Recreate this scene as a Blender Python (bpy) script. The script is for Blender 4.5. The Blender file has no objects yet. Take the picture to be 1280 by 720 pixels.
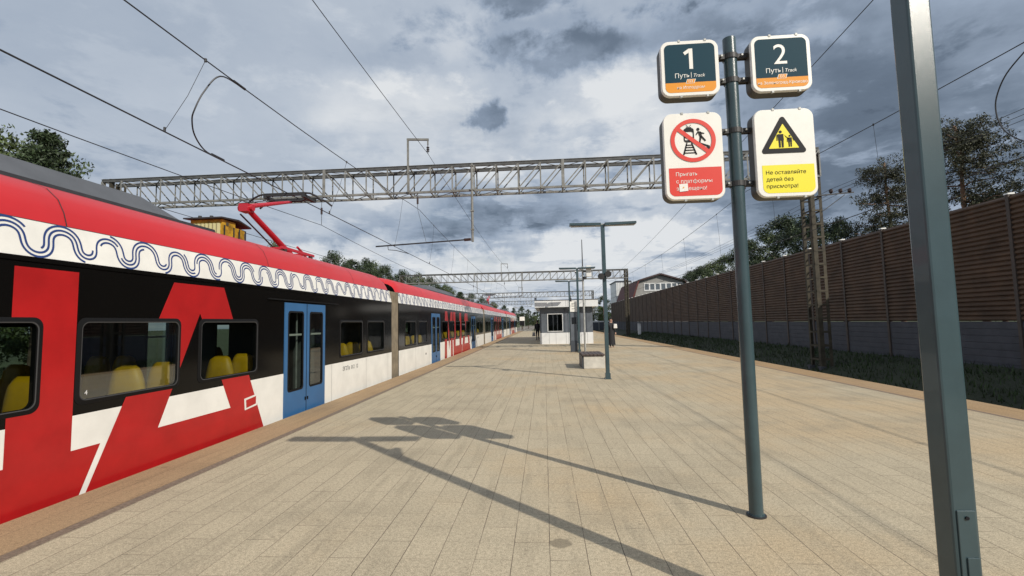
import bpy, bmesh, math, random
from mathutils import Vector, Matrix
R = math.radians
scene = bpy.context.scene
col = scene.collection
random.seed(7)

# ------------------------------------------------------------------ camera
H = 1.6
cam_d = bpy.data.cameras.new("camera"); cam_d.sensor_width = 36; cam_d.lens = 580/1280*36
cam_d.clip_start = .05; cam_d.clip_end = 6000
cam = bpy.data.objects.new("camera", cam_d); col.objects.link(cam); scene.camera = cam
def cam_axes(yaw, pitch, roll):
    fwd = Vector((-math.sin(yaw), math.cos(yaw), 0)); right = Vector((math.cos(yaw), math.sin(yaw), 0)); up = Vector((0, 0, 1))
    f2 = fwd*math.cos(pitch)+up*math.sin(pitch); u2 = up*math.cos(pitch)-fwd*math.sin(pitch)
    return right*math.cos(roll)+u2*math.sin(roll), u2*math.cos(roll)-right*math.sin(roll), f2
r_, u_, f_ = cam_axes(.068227, .07386, -.021186)
M = Matrix((r_, u_, -f_)).transposed().to_4x4(); M.translation = Vector((0, 0, H)); cam.matrix_world = M
scene.render.resolution_x = 1024; scene.render.resolution_y = 576

# ------------------------------------------------------------------ sun, sky, exposure
SUN = Vector((4.493, -4.34, 4.3)).normalized()
sl = bpy.data.lights.new("sun", 'SUN'); sl.energy = 4.3; sl.angle = R(.5); sl.color = (1, .93, .82)
so = bpy.data.objects.new("sun", sl); col.objects.link(so); so.rotation_euler = (-SUN).to_track_quat('-Z', 'Y').to_euler()
so.location = (30, -30, 40)
vs = scene.view_settings; vs.view_transform = 'Standard'; vs.look = 'None'; vs.exposure = 0; vs.gamma = 1; vs.use_curve_mapping = False

class NT:
    """small helper to write node trees"""
    def __init__(s, tree): s.t = tree; s.n = tree.nodes; s.l = tree.links
    def node(s, typ, **kw):
        n = s.n.new(typ)
        for k, v in kw.items():
            if k.startswith('_'): setattr(n, k[1:], v)
        for k, v in kw.items():
            if k.startswith('_'): continue
            key = int(k[1:]) if k[0] == 'i' and k[1:].isdigit() else k.replace('__', ' ')
            s.put(n.inputs[key], v)
        return n
    def put(s, sock, v):
        if isinstance(v, bpy.types.NodeSocket): s.l.new(v, sock)
        else:
            try: sock.default_value = v
            except Exception: sock.default_value = tuple(v)+(1,)
    def m(s, op, a, b=0., c=0., clamp=False):
        n = s.n.new('ShaderNodeMath'); n.operation = op; n.use_clamp = clamp
        for i, v in enumerate((a, b, c)): s.put(n.inputs[i], v)
        return n.outputs[0]
    def vm(s, op, a, b=(0, 0, 0)):
        n = s.n.new('ShaderNodeVectorMath'); n.operation = op
        s.put(n.inputs[0], a); s.put(n.inputs[1], b); return n.outputs[0]
    def noise(s, vec, scale, detail=4, rough=.55, dist=0.):
        n = s.n.new('ShaderNodeTexNoise'); s.put(n.inputs['Vector'], vec); n.inputs['Scale'].default_value = scale
        n.inputs['Detail'].default_value = detail; n.inputs['Roughness'].default_value = rough; n.inputs['Distortion'].default_value = dist
        return n.outputs['Fac']
    def ramp(s, fac, stops, interp='LINEAR'):
        n = s.n.new('ShaderNodeValToRGB'); s.put(n.inputs[0], fac); cr = n.color_ramp; cr.interpolation = interp
        while len(cr.elements) < len(stops): cr.elements.new(.5)
        for e, (p, c) in zip(cr.elements, stops):
            e.position = p; e.color = (c, c, c, 1) if isinstance(c, (int, float)) else (*c, 1)
        return n.outputs[0]
    def mix(s, fac, a, b, blend='MIX'):
        n = s.n.new('ShaderNodeMix'); n.data_type = 'RGBA'; n.blend_type = blend
        s.put(n.inputs[0], fac); s.put(n.inputs[6], a); s.put(n.inputs[7], b); return n.outputs[2]
    def sstep(s, x, a, b):
        n = s.n.new('ShaderNodeMapRange'); n.interpolation_type = 'SMOOTHSTEP'
        s.put(n.inputs[0], x); n.inputs[1].default_value = a; n.inputs[2].default_value = b; return n.outputs[0]

world = bpy.data.worlds.new("World"); scene.world = world; world.use_nodes = True
w = NT(world.node_tree); world.node_tree.nodes.clear()
sky = w.node('ShaderNodeTexSky', _sky_type='NISHITA', _sun_disc=False, _sun_elevation=R(34.5), _sun_rotation=R(134), _air_density=1.2, _dust_density=1.5)
bg_sky = w.node('ShaderNodeBackground', Color=sky.outputs[0], Strength=.06)
tc = w.node('ShaderNodeTexCoord').outputs['Generated']
sep = w.node('ShaderNodeSeparateXYZ', Vector=tc)
dx, dy, dz = sep.outputs
zz = w.m('ADD', w.m('MAXIMUM', dz, 0.), .11)
plane = w.node('ShaderNodeCombineXYZ', X=w.m('DIVIDE', dx, zz), Y=w.m('DIVIDE', dy, zz), Z=0.).outputs[0]
n_big = w.noise(w.vm('ADD', plane, (3.1, 7.7, 0)), .62, 7, .58, .35)
n_mid = w.noise(w.vm('ADD', plane, (11.3, 2.2, 0)), 1.7, 8, .6, .3)
n_fine = w.noise(w.vm('ADD', plane, (1.3, 5.2, 3.)), 3.6, 8, .62, .2)
# large masses of cloud stand in fixed directions of the sky
ay = w.m('MAXIMUM', w.m('ABSOLUTE', dy), .12)
u = w.m('DIVIDE', dx, ay); v = w.m('DIVIDE', dz, ay)
uw = w.m('ADD', u, w.m('MULTIPLY', w.m('SUBTRACT', w.noise(tc, 7., 6, .6), .5), .30))
vw = w.m('ADD', v, w.m('MULTIPLY', w.m('SUBTRACT', w.noise(w.vm('ADD', tc, (5, 3, 1)), 7., 6, .6), .5), .22))
def blob(cu, cv, ru, rv, amp, soft=.55):
    a = w.m('DIVIDE', w.m('SUBTRACT', uw, cu), ru); b = w.m('DIVIDE', w.m('SUBTRACT', vw, cv), rv)
    d = w.m('SQRT', w.m('ADD', w.m('MULTIPLY', a, a), w.m('MULTIPLY', b, b)))
    return w.m('MULTIPLY', w.sstep(d, 1+soft, 1-soft), amp)
dark = None
for bb in [(-.125, .455, .058, .045, .55, .28), (-.10, .205, .17, .085, .50), (-.36, .19, .16, .06, .26), (.04, .60, .15, .05, .42, .4),
           (-.02, .66, .12, .05, .2), (.55, .50, .25, .30, .22), (.95, .42, .42, .34, .46, .7), (.70, .17, .35, .05, .22), (.12, .26, .1, .02, .2), (.32, .62, .2, .05, .22),
           (-.62, .17, .22, .035, .2), (.28, .36, .07, .025, .2), (-1.0, .72, .5, .2, .1), (.5, .27, .16, .07, .28), (-.30, .60, .08, .04, .12)]:
    k = blob(*bb); dark = k if dark is None else w.m('ADD', dark, k)
dark = w.m('MULTIPLY', dark, .70)
bright = None
for bb in [(.10, .13, .30, .06, .16), (.14, .175, .20, .035, .34), (-.50, .155, .13, .03, .42), (.22, .27, .18, .05, .12), (-.32, .47, .2, .1, .2), (.20, .44, .16, .10, .26), (-.22, .66, .1, .06, .12), (-.2, .13, .2, .02, .2), (.62, .62, .1, .03, .2)]:
    k = blob(*bb); bright = k if bright is None else w.m('ADD', bright, k)
n_frag = w.noise(w.vm('ADD', plane, (4.7, 1.9, 6.)), 2.3, 10, .62, .15)
frag = w.m('MULTIPLY', w.sstep(n_frag, .535, .66), w.m('ADD', .10, w.m('MULTIPLY', w.sstep(n_big, .40, .60), .26)))
lit = w.m('MULTIPLY', w.sstep(n_frag, .47, .36), .20)
tone = w.m('ADD', w.m('MULTIPLY', w.m('SUBTRACT', n_big, .5), -.40), w.m('MULTIPLY', w.m('SUBTRACT', n_mid, .5), .42))
tone = w.m('ADD', tone, w.m('MULTIPLY', w.m('SUBTRACT', n_fine, .5), .26))
tone = w.m('MULTIPLY', w.m('ADD', tone, w.m('SUBTRACT', lit, frag)), w.m('ADD', .42, w.m('MULTIPLY', w.sstep(u, -.75, -.10), .58)))
horizon = w.m('MULTIPLY', w.sstep(v, .30, .06), .10)
tone = w.m('SUBTRACT', w.m('ADD', w.m('ADD', w.m('ADD', tone, horizon), .685), bright), dark, clamp=True)
ccol = w.ramp(tone, [(0., (.080, .108, .152)), (.28, (.150, .195, .262)), (.5, (.318, .388, .495)), (.72, (.495, .555, .64)), (1., (.76, .785, .81))])
bg_cloud = w.node('ShaderNodeBackground', Color=ccol, Strength=1.)
cover = w.m('MULTIPLY', w.sstep(w.m('ADD', n_big, w.m('MULTIPLY', n_mid, .4)), .42, .62), .25)
cover = w.m('ADD', cover, .72, clamp=True)
mixs = w.node('ShaderNodeMixShader', Fac=cover, i1=bg_sky.outputs[0], i2=bg_cloud.outputs[0])
wo = w.node('ShaderNodeOutputWorld', Surface=mixs.outputs[0])

# ------------------------------------------------------------------ materials
MATS = {}
def pbr(name, colr, rough=.6, metal=0., spec=.5, noise=None, bump=None, coat=0., island=0.):
    """plain painted / mineral surface; noise=(scale, amount, detail) varies the base colour, bump=(scale, strength)"""
    m = bpy.data.materials.new(name); m.use_nodes = True; t = NT(m.node_tree); t.n.clear()
    b = t.node('ShaderNodeBsdfPrincipled', Roughness=rough, Metallic=metal); b.inputs['Specular IOR Level'].default_value = spec
    b.inputs['Coat Weight'].default_value = coat; b.inputs['Coat Roughness'].default_value = .05
    c = (*colr, 1)
    tcv = t.node('ShaderNodeTexCoord').outputs['Object']
    if noise:
        f = t.noise(tcv, noise[0], noise[2] if len(noise) > 2 else 5, .6)
        lo = tuple(max(0, x*(1-noise[1])) for x in colr); hi = tuple(min(1, x*(1+noise[1])) for x in colr)
        c = t.ramp(f, [(.3, lo), (.7, hi)])
    if island:
        g = t.node('ShaderNodeNewGeometry').outputs['Random Per Island']
        c = t.mix(1., c, t.ramp(g, [(0., 1-island), (1., 1+island)]), 'MULTIPLY')
    t.put(b.inputs['Base Color'], c)
    if bump:
        bn = t.node('ShaderNodeBump', Strength=bump[1], Distance=.02, Height=t.noise(tcv, bump[0], 6, .65)); t.l.new(bn.outputs[0], b.inputs['Normal'])
    t.node('ShaderNodeOutputMaterial', Surface=b.outputs[0]); MATS[name] = m
    return m
def glass(name, tint, trans=.5, rough=.02):
    m = bpy.data.materials.new(name); m.use_nodes = True; t = NT(m.node_tree); t.n.clear()
    tr = t.node('ShaderNodeBsdfTransparent', Color=(*tint, 1)); gl = t.node('ShaderNodeBsdfGlossy', Roughness=rough, Color=(.9, .95, 1, 1))
    fr = t.node('ShaderNodeFresnel', IOR=1.5)
    mx = t.node('ShaderNodeMixShader', Fac=t.m('MULTIPLY', fr.outputs[0], .22), i1=tr.outputs[0], i2=gl.outputs[0])
    t.node('ShaderNodeOutputMaterial', Surface=mx.outputs[0]); MATS[name] = m; return m

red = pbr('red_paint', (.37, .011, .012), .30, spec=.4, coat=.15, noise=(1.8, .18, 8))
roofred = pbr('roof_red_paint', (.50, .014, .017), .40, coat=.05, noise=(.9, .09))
black = pbr('black_gloss', (.0045, .0042, .004), .12, spec=.2)
white = pbr('white_paint', (.74, .73, .69), .35, noise=(2.2, .09, 8))
navy = pbr('navy_line', (.022, .048, .17), .5, spec=.3)
blue = pbr('blue_paint', (.032, .118, .27), .38, noise=(2., .08))
rubber = pbr('rubber', (.006, .006, .0065), .6, spec=.2)
rim = pbr('window_rim', (.05, .05, .052), .4)
wglass = glass('tinted_glass', (.48, .54, .51))
inner = pbr('interior_lining', (.075, .085, .085), .6)
floor_m = pbr('interior_floor', (.06, .065, .07), .6)
yellow_seat = pbr('yellow_seat', (.66, .38, .006), .5, noise=(6, .12))
fair = pbr('roof_fairing_grey', (.085, .09, .10), .6, noise=(2., .15))
darkm = pbr('dark_metal', (.025, .025, .027), .55, noise=(8, .25))
redmetal = pbr('red_metal', (.42, .016, .03), .35)
yellowbox = pbr('yellow_rusty', (.36, .215, .012), .65, noise=(6., .7, 8))
corrug = pbr('pale_corrugated', (.42, .42, .22), .6)
bellows = pbr('bellows', (.20, .165, .115), .8, noise=(4., .3), bump=(30, .3))
inkm = pbr('black_ink', (.03, .03, .03), .6)
steel_paint = pbr('blue_grey_paint', (.038, .068, .079), .27, spec=.5, noise=(3., .14), bump=(230, .09), coat=.22)
galv = pbr('galvanised', (.36, .37, .36), .5, metal=.3, noise=(7, .3))
truss_m = pbr('weathered_truss', (.19, .19, .178), .65, noise=(3.5, .35))
chord_m = pbr('truss_chord', (.075, .078, .078), .65, noise=(3.5, .3))
rust = pbr('rusty_mast', (.048, .040, .025), .75, noise=(2.5, .5, 6))
concrete = pbr('concrete', (.52, .50, .45), .85, noise=(5, .16, 7), bump=(60, .3))
wood = pbr('bench_wood', (.075, .055, .05), .7, noise=(14, .3))
wire_m = pbr('wire', (.035, .036, .04), .5, metal=.3)
porc = pbr('brown_porcelain', (.04, .022, .018), .3)
sign_white = pbr('sign_white', (.80, .79, .74), .35, noise=(6, .04))
sign_teal = pbr('sign_teal', (.006, .042, .066), .6, spec=.15)
sign_orange = pbr('sign_orange', (.74, .30, .035), .5, spec=.2)
sign_red = pbr('sign_red', (.66, .045, .03), .4)
sign_yellow = pbr('sign_yellow', (.82, .72, .02), .4)
sign_black = pbr('sign_black', (.010, .010, .013), .55, spec=.2)
sign_side = pbr('sign_box_side', (.06, .056, .045), .5, noise=(5, .2))
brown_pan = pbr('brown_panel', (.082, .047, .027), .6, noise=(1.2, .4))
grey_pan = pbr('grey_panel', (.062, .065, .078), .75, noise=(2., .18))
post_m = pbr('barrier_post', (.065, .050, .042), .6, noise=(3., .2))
sunlit_tip_m = pbr('sunlit_tip', (.75, .75, .72), .4)  # pale colour painted as sunlight on the barrier post tops
kiosk_white = pbr('kiosk_white', (.70, .71, .71), .45, noise=(2, .06))
kiosk_grey = pbr('kiosk_grey', (.105, .122, .145), .5, noise=(1.6, .25))
kiosk_dark = pbr('kiosk_dark', (.05, .06, .075), .5)
dark_glass = pbr('dark_glass', (.01, .013, .016), .06, spec=.7)
ballast = pbr('ballast', (.17, .15, .13), .95, noise=(9, .5, 8), bump=(25, 1.))
railm = pbr('rail_steel', (.10, .075, .06), .45, metal=.5)
sleeper_m = pbr('sleeper', (.25, .24, .22), .9, noise=(4, .2))
bark = pbr('bark', (.10, .068, .048), .9, noise=(6, .4), bump=(20, .8))
pine_bark = pbr('pine_bark', (.20, .12, .075), .9, noise=(5, .4), bump=(20, .8))
leaf = pbr('leaf_green', (.062, .088, .026), .6, noise=(.7, .3), island=.45)
leaf_dark = pbr('leaf_dark', (.032, .052, .020), .6, noise=(.7, .35), island=.45)
leaf_bright = pbr('leaf_bright', (.10, .15, .028), .6, noise=(.7, .3), island=.4)
needle = pbr('pine_needles', (.046, .050, .024), .7, noise=(.8, .4), island=.5)
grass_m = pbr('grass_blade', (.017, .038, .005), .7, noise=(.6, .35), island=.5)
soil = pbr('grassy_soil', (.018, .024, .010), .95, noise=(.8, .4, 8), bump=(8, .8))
ground_m = pbr('ground_field', (.07, .085, .035), .95, noise=(.05, .4, 8))
house_wall = pbr('house_wall', (.27, .27, .26), .8, noise=(1.5, .1))
roof_brown = pbr('house_roof', (.10, .024, .022), .7, noise=(2, .2))
roof_edge = pbr('roof_edge', (.055, .028, .028), .6)
pane_m = pbr('house_pane', (.10, .12, .14), .15)
skin = pbr('skin', (.52, .32, .24), .6)
cloth_black = pbr('black_cloth', (.010, .010, .013), .8)
cloth_white = pbr('white_cloth', (.72, .71, .68), .8)
hair_m = pbr('dark_hair', (.02, .014, .010), .6)
bag_m = pbr('grey_bag', (.30, .29, .29), .7)
screen_m = pbr('dark_screen', (.006, .007, .009), .1)

# paving of the platform: narrow slabs, half-bond, stained
def paving(name, base, warm, joint, bw=.5, rh=.255, edge=None):
    m = bpy.data.materials.new(name); m.use_nodes = True; t = NT(m.node_tree); t.n.clear()
    P = t.node('ShaderNodeNewGeometry').outputs['Position']
    s = t.node('ShaderNodeSeparateXYZ', Vector=P)
    vec = t.node('ShaderNodeCombineXYZ', X=s.outputs[1], Y=t.m('ADD', s.outputs[0], .005-.255*20 if not edge else 0.), Z=0.).outputs[0]
    jit = t.m('MULTIPLY', t.m('SUBTRACT', t.noise(P, 6., 3), .5), .006)
    vec = t.vm('ADD', vec, t.node('ShaderNodeCombineXYZ', X=jit, Y=jit, Z=0.).outputs[0])
    br = t.node('ShaderNodeTexBrick', Vector=vec, Color1=(.0, .0, .0, 1), Color2=(1, 1, 1, 1), Mortar=(.5, .5, .5, 1), Scale=1., Mortar__Size=.0032, Mortar__Smooth=.25, Bias=0., Brick__Width=bw, Row__Height=rh)
    br.offset = .5; br.squash = 1
    # whole slabs vary a little
    c = t.mix(br.outputs['Color'], tuple(x*.955 for x in base), tuple(min(1, x*1.045) for x in base))
    # big drifting discolouration: warmer / greener / paler areas
    big = t.noise(P, .33, 5, .6)
    c = t.mix(t.m('MULTIPLY', t.sstep(t.m('ADD', big, t.m('MULTIPLY', s.outputs[0], .020)), .45, .70), .65), c, warm)
    big2 = t.noise(t.vm('ADD', P, (31, 7, 0)), .8, 6, .62)
    c = t.mix(t.m('MULTIPLY', t.sstep(big2, .48, .70), .55), c, tuple(x*.70 for x in base))
    # streaks along the walking direction
    st = t.noise(t.vm('MULTIPLY', P, (5., .5, 1.)), 1.5, 6, .65)
    c = t.mix(t.m('MULTIPLY', t.sstep(st, .48, .72), .55), c, tuple(x*.66 for x in base))
    # fine mineral speckle
    sp = t.noise(P, 120., 3, .75)
    c = t.mix(1., c, t.ramp(sp, [(.38, .66), (.5, 1.), (.62, 1.27)]), 'MULTIPLY')
    sp2 = t.noise(P, 38., 5, .7)
    c = t.mix(1., c, t.ramp(sp2, [(.36, .78), (.52, 1.), (.66, 1.14)]), 'MULTIPLY')
    # dark spots (gum, oil)
    vo = t.node('ShaderNodeTexVoronoi', Vector=t.vm('ADD', P, t.vm('MULTIPLY', t.node('ShaderNodeTexNoise', Vector=P, Scale=9.).outputs['Color'], (.13, .13, 0))), Scale=2.1)
    pick = t.sstep(t.node('ShaderNodeSeparateColor', Color=vo.outputs['Color']).outputs[0], .62, .75)
    spot = t.m('MULTIPLY', t.sstep(vo.outputs['Distance'], .105, .05), pick)
    vo2 = t.node('ShaderNodeTexVoronoi', Vector=P, Scale=7.); pick2 = t.sstep(t.node('ShaderNodeSeparateColor', Color=vo2.outputs['Color']).outputs[1], .70, .78)
    spot = t.m('MAXIMUM', spot, t.m('MULTIPLY', t.sstep(vo2.outputs['Distance'], .16, .07), pick2))
    c = t.mix(t.m('MULTIPLY', spot, .42), c, tuple(x*.42 for x in base))
    # one oil patch by the foreground shadow
    ox = t.m('DIVIDE', t.m('SUBTRACT', s.outputs[0], .075), .085); oy = t.m('DIVIDE', t.m('SUBTRACT', s.outputs[1], 3.50), .075)
    od = t.m('ADD', t.m('ADD', t.m('MULTIPLY', ox, ox), t.m('MULTIPLY', oy, oy)), t.m('MULTIPLY', t.m('SUBTRACT', t.noise(P, 22., 4), .5), 1.6))
    c = t.mix(t.m('MULTIPLY', t.sstep(od, 1.1, .7), .62), c, tuple(x*.30 for x in base))
    # joints
    # long joints stay open and dark, cross joints are mostly filled with sand
    lj = t.m('ABSOLUTE', t.m('SUBTRACT', t.m('FRACT', t.m('DIVIDE', t.node('ShaderNodeSeparateXYZ', Vector=vec).outputs[1], rh)), .5))
    longj = t.sstep(lj, .5-.0045/rh, .5-.0028/rh)
    jn = t.m('MULTIPLY', br.outputs['Fac'], t.m('MAXIMUM', t.m('MULTIPLY', longj, t.ramp(t.noise(t.vm('MULTIPLY', P, (3., .6, 1.)), 2.2, 4), [(.36, .30), (.56, 1.)])), t.ramp(t.noise(P, 1.9, 4), [(.42, .22), (.62, .85)])))
    c = t.mix(jn, c, joint)
    b = t.node('ShaderNodeBsdfPrincipled', Roughness=.82); b.inputs['Specular IOR Level'].default_value = .3; t.put(b.inputs['Base Color'], c)
    h = t.m('SUBTRACT', t.m('MULTIPLY', sp, .25), t.m('MULTIPLY', br.outputs['Fac'], 1.))
    bp = t.node('ShaderNodeBump', Strength=.45, Distance=.004, Height=h); t.l.new(bp.outputs[0], b.inputs['Normal'])
    t.node('ShaderNodeOutputMaterial', Surface=b.outputs[0]); return m
pave = paving('paving_slabs', (.445, .380, .270), (.475, .350, .205), (.12, .095, .07))
pave_edge = paving('paving_edge', (.36, .25, .145), (.36, .235, .115), (.15, .10, .065), 1.2, .36, True)
tactile = pbr('tactile_strip', (.20, .15, .11), .9, noise=(30, .4, 6), bump=(60, .8))

# ------------------------------------------------------------------ mesh helpers
class MB:
    def __init__(s): s.v = []; s.f = []; s.m = []; s.mats = []
    def mi(s, m):
        if m not in s.mats: s.mats.append(m)
        return s.mats.index(m)
    def face(s, pts, m):
        b = len(s.v); s.v += [tuple(p) for p in pts]; s.f.append(tuple(range(b, b+len(pts)))); s.m.append(s.mi(m))
    def box(s, x0, x1, y0, y1, z0, z1, m):
        b = len(s.v); s.v += [(x, y, z) for z in (z0, z1) for y in (y0, y1) for x in (x0, x1)]
        for q in ((0, 2, 3, 1), (4, 5, 7, 6), (0, 1, 5, 4), (2, 6, 7, 3), (0, 4, 6, 2), (1, 3, 7, 5)):
            s.f.append(tuple(b+i for i in q)); s.m.append(s.mi(m))
    def tube(s, pts, r, m, n=8, closed_ends=True):
        pts = [Vector(p) for p in pts]; rs = r if isinstance(r, (list, tuple)) else [r]*len(pts); b = len(s.v); mi = s.mi(m); prev = None
        for i, p in enumerate(pts):
            d = (pts[min(i+1, len(pts)-1)]-pts[max(i-1, 0)]).normalized()
            if prev is None:
                a = Vector((0, 0, 1)) if abs(d.z) < .9 else Vector((1, 0, 0)); e = d.cross(a).normalized()
            else: e = (prev-d*prev.dot(d)).normalized()
            prev = e; g = d.cross(e)
            for k in range(n):
                t = 2*math.pi*k/n; s.v.append(tuple(p+(e*math.cos(t)+g*math.sin(t))*rs[i]))
        for i in range(len(pts)-1):
            for k in range(n):
                k2 = (k+1) % n; s.f.append((b+i*n+k, b+i*n+k2, b+(i+1)*n+k2, b+(i+1)*n+k)); s.m.append(mi)
        if closed_ends:
            s.f.append(tuple(b+k for k in reversed(range(n)))); s.m.append(mi)
            s.f.append(tuple(b+(len(pts)-1)*n+k for k in range(n))); s.m.append(mi)
    def bar(s, p0, p1, wx, wy, m, upv=(0, 0, 1)):
        p0 = Vector(p0); p1 = Vector(p1); d = (p1-p0).normalized(); a = Vector(upv)
        if abs(d.dot(a)) > .95: a = Vector((1, 0, 0))
        e = d.cross(a).normalized(); g = e.cross(d); b = len(s.v)
        for p in (p0, p1):
            for sx, sy in ((-1, -1), (1, -1), (1, 1), (-1, 1)): s.v.append(tuple(p+e*sx*wx/2+g*sy*wy/2))
        for q in ((3, 2, 1, 0), (4, 5, 6, 7), (0, 1, 5, 4), (1, 2, 6, 5), (2, 3, 7, 6), (3, 0, 4, 7)):
            s.f.append(tuple(b+i for i in q)); s.m.append(s.mi(m))
    def extr(s, prof, axis, a0, a1, m, caps=True):
        """closed 2D profile extruded along axis; prof in the other two axes, in xyz order"""
        def P(p, a):
            return (a, p[0], p[1]) if axis == 'x' else (p[0], a, p[1]) if axis == 'y' else (p[0], p[1], a)
        n = len(prof); b = len(s.v); s.v += [P(p, a0) for p in prof]+[P(p, a1) for p in prof]; mi = s.mi(m)
        for i in range(n):
            j = (i+1) % n; s.f.append((b+i, b+j, b+n+j, b+n+i)); s.m.append(mi)
        if caps:
            s.f.append(tuple(b+i for i in reversed(range(n)))); s.m.append(mi); s.f.append(tuple(b+n+i for i in range(n))); s.m.append(mi)
    def build(s, name, parent=None, origin=(0, 0, 0), smooth=False, bevel=0., weld=False):
        o = Vector(origin); me = bpy.data.meshes.new(name)
        me.from_pydata([tuple(Vector(p)-o) for p in s.v], [], s.f)
        for m in s.mats: me.materials.append(m)
        me.polygons.foreach_set('material_index', s.m)
        if smooth: me.polygons.foreach_set('use_smooth', [True]*len(me.polygons))
        bm = bmesh.new(); bm.from_mesh(me)
        if weld: bmesh.ops.remove_doubles(bm, verts=bm.verts, dist=1e-5)
        if len(bm.faces) < 40000: bmesh.ops.recalc_face_normals(bm, faces=bm.faces)
        bm.to_mesh(me); bm.free()
        ob = bpy.data.objects.new(name, me); col.objects.link(ob)
        if parent: ob.parent = parent
        else: ob.location = o
        if bevel:
            bv = ob.modifiers.new('bevel', 'BEVEL'); bv.width = bevel; bv.segments = 2; bv.limit_method = 'ANGLE'; bv.angle_limit = R(40); bv.harden_normals = False
        return ob

def tag(o, label=None, cat=None, group=None, kind=None):
    if label: o['label'] = label
    if cat: o['category'] = cat
    if group: o['group'] = group
    if kind: o['kind'] = kind
    return o
def empty(name, loc, label, cat, group=None):
    o = bpy.data.objects.new(name, None); col.objects.link(o); o.location = loc; o.empty_display_size = .3
    return tag(o, label, cat, group)
KIDS = {}
def copy_tree(o, parent=None, loc=None):
    c = o.copy(); col.objects.link(c); c.parent = parent
    if loc is not None: c.location = loc
    for ch in [x for x in col.objects if x.parent == o]: copy_tree(ch, c)
    return c
def rrect(x0, x1, z0, z1, r, n=6):
    pts = []
    for cx, cz, a0 in ((x1-r, z1-r, 0), (x0+r, z1-r, 90), (x0+r, z0+r, 180), (x1-r, z0+r, 270)):
        for k in range(n+1):
            a = R(a0+90*k/n); pts.append((cx+r*math.cos(a), cz+r*math.sin(a)))
    return pts
def text_polys(txt, size, shear=0., spacing=1.):
    """outline faces of a piece of lettering from the built-in font, centred on its own box"""
    c = bpy.data.curves.new('lettering', 'FONT'); c.body = txt; c.size = size; c.shear = shear; c.space_character = spacing; c.resolution_u = 4
    o = bpy.data.objects.new('lettering', c); col.objects.link(o)
    dg = bpy.context.evaluated_depsgraph_get(); me = bpy.data.meshes.new_from_object(o.evaluated_get(dg))
    vv = [tuple(x.co) for x in me.vertices]; ff = [tuple(p.vertices) for p in me.polygons]
    bpy.data.objects.remove(o); bpy.data.curves.remove(c); bpy.data.meshes.remove(me)
    return vv, ff
def put_text(mb, txt, cap, m, fn, align='L', shear=0., fit=None):
    """fn(u, v) -> xyz, cap = capital height"""
    vv, ff = text_polys(txt, 20., shear); k_ = cap/.72/20; vv = [(p[0]*k_, p[1]*k_) for p in vv]
    if not vv: return
    if 'ф' in txt:
        pa, pb = txt.split('ф', 1); wd = lambda q: (lambda z: max(p[0] for p in z)-min(p[0] for p in z))(text_polys(q, 20.)[0])*k_
        x_ = 0.; gap = cap*.17; ow = wd('о')
        put_text(mb, pa, cap, m, fn); x_ = wd(pa)+gap
        for sh in (0., ow*.62): put_text(mb, 'о', cap, m, (lambda d: lambda a, b: fn(a+d, b))(x_+sh))
        sx = x_+ow*.81; b = len(mb.v); mb.v += [tuple(fn(*q)) for q in ((sx-cap*.055, -cap*.22), (sx+cap*.055, -cap*.22), (sx+cap*.055, cap*1.02), (sx-cap*.055, cap*1.02))]; mb.f.append((b, b+1, b+2, b+3)); mb.m.append(mb.mi(m))
        put_text(mb, pb, cap, m, (lambda d: lambda a, b: fn(a+d, b))(x_+ow*1.62+gap)); return
    x0 = min(p[0] for p in vv); x1 = max(p[0] for p in vv); sc = 1.
    if fit and (x1-x0) > fit: sc = fit/(x1-x0)
    off = x0 if align == 'L' else (x0+x1)/2
    b = len(mb.v); mb.v += [tuple(fn((p[0]-off)*sc, p[1])) for p in vv]; mi = mb.mi(m)
    for f in ff: mb.f.append(tuple(b+i for i in f)); mb.m.append(mi)

# ------------------------------------------------------------------ setting: ground, platform, beds
g = MB(); g.face([(-1500, -300, -1.45), (1500, -300, -1.45), (1500, 3000, -1.45), (-1500, 3000, -1.45)], ground_m); tag(g.build('ground'), kind='structure')
PL, PR, P0, P1 = -4.6, 7.76, -14., 84.
p = MB(); p.box(PL+.02, PR-.02, P0, P1, -1.4, -.14, concrete); p.box(PL, PR, P0, P1, -.14, -.008, concrete)
tag(p.build('platform'), kind='structure')
def sheet(name, x0, x1, m, z=0., y0=P0, y1=P1):
    s = MB(); s.box(x0, x1, y0, y1, z-.03, z, m); return tag(s.build(name), kind='structure')
sheet('paving', -3.84, 6.93, pave)
sheet('tactile_strip', -3.95, -3.843, tactile, .001)
sheet('tactile_strip', 6.933, 7.02, tactile, .001)
sheet('edge_paving', PL, -3.953, pave_edge)
sheet('edge_paving', 7.023, PR, pave_edge)
bd = MB()
bd.extr([(-14.5, -1.44), (-14.0, -1.30), (-4.55, -1.30), (-4.5, -1.44)], 'y', -40, 400, ballast)
tag(bd.build('track_bed'), kind='structure')
bd = MB(); bd.extr([(7.72, -1.44), (7.74, -1.30), (11.0, -1.30), (11.4, -1.44)], 'y', -40, 400, ballast); tag(bd.build('track_bed'), kind='structure')
em = MB()
def emb_z(x): 
    xs = [(11.0, -1.42), (11.6, -1.05), (12.6, -.70), (14.2, -.52), (16.0, -.36), (18, -.3), (60, -.3)]
    for (a, za), (b, zb) in zip(xs, xs[1:]):
        if a <= x <= b: return za+(zb-za)*(x-a)/(b-a)
    return -.3
xs = [11.0, 11.6, 12.2, 12.8, 13.5, 14.2, 15.1, 16.0, 18., 60.]
ys = [-20+i*2.5 for i in range(64)]
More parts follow.
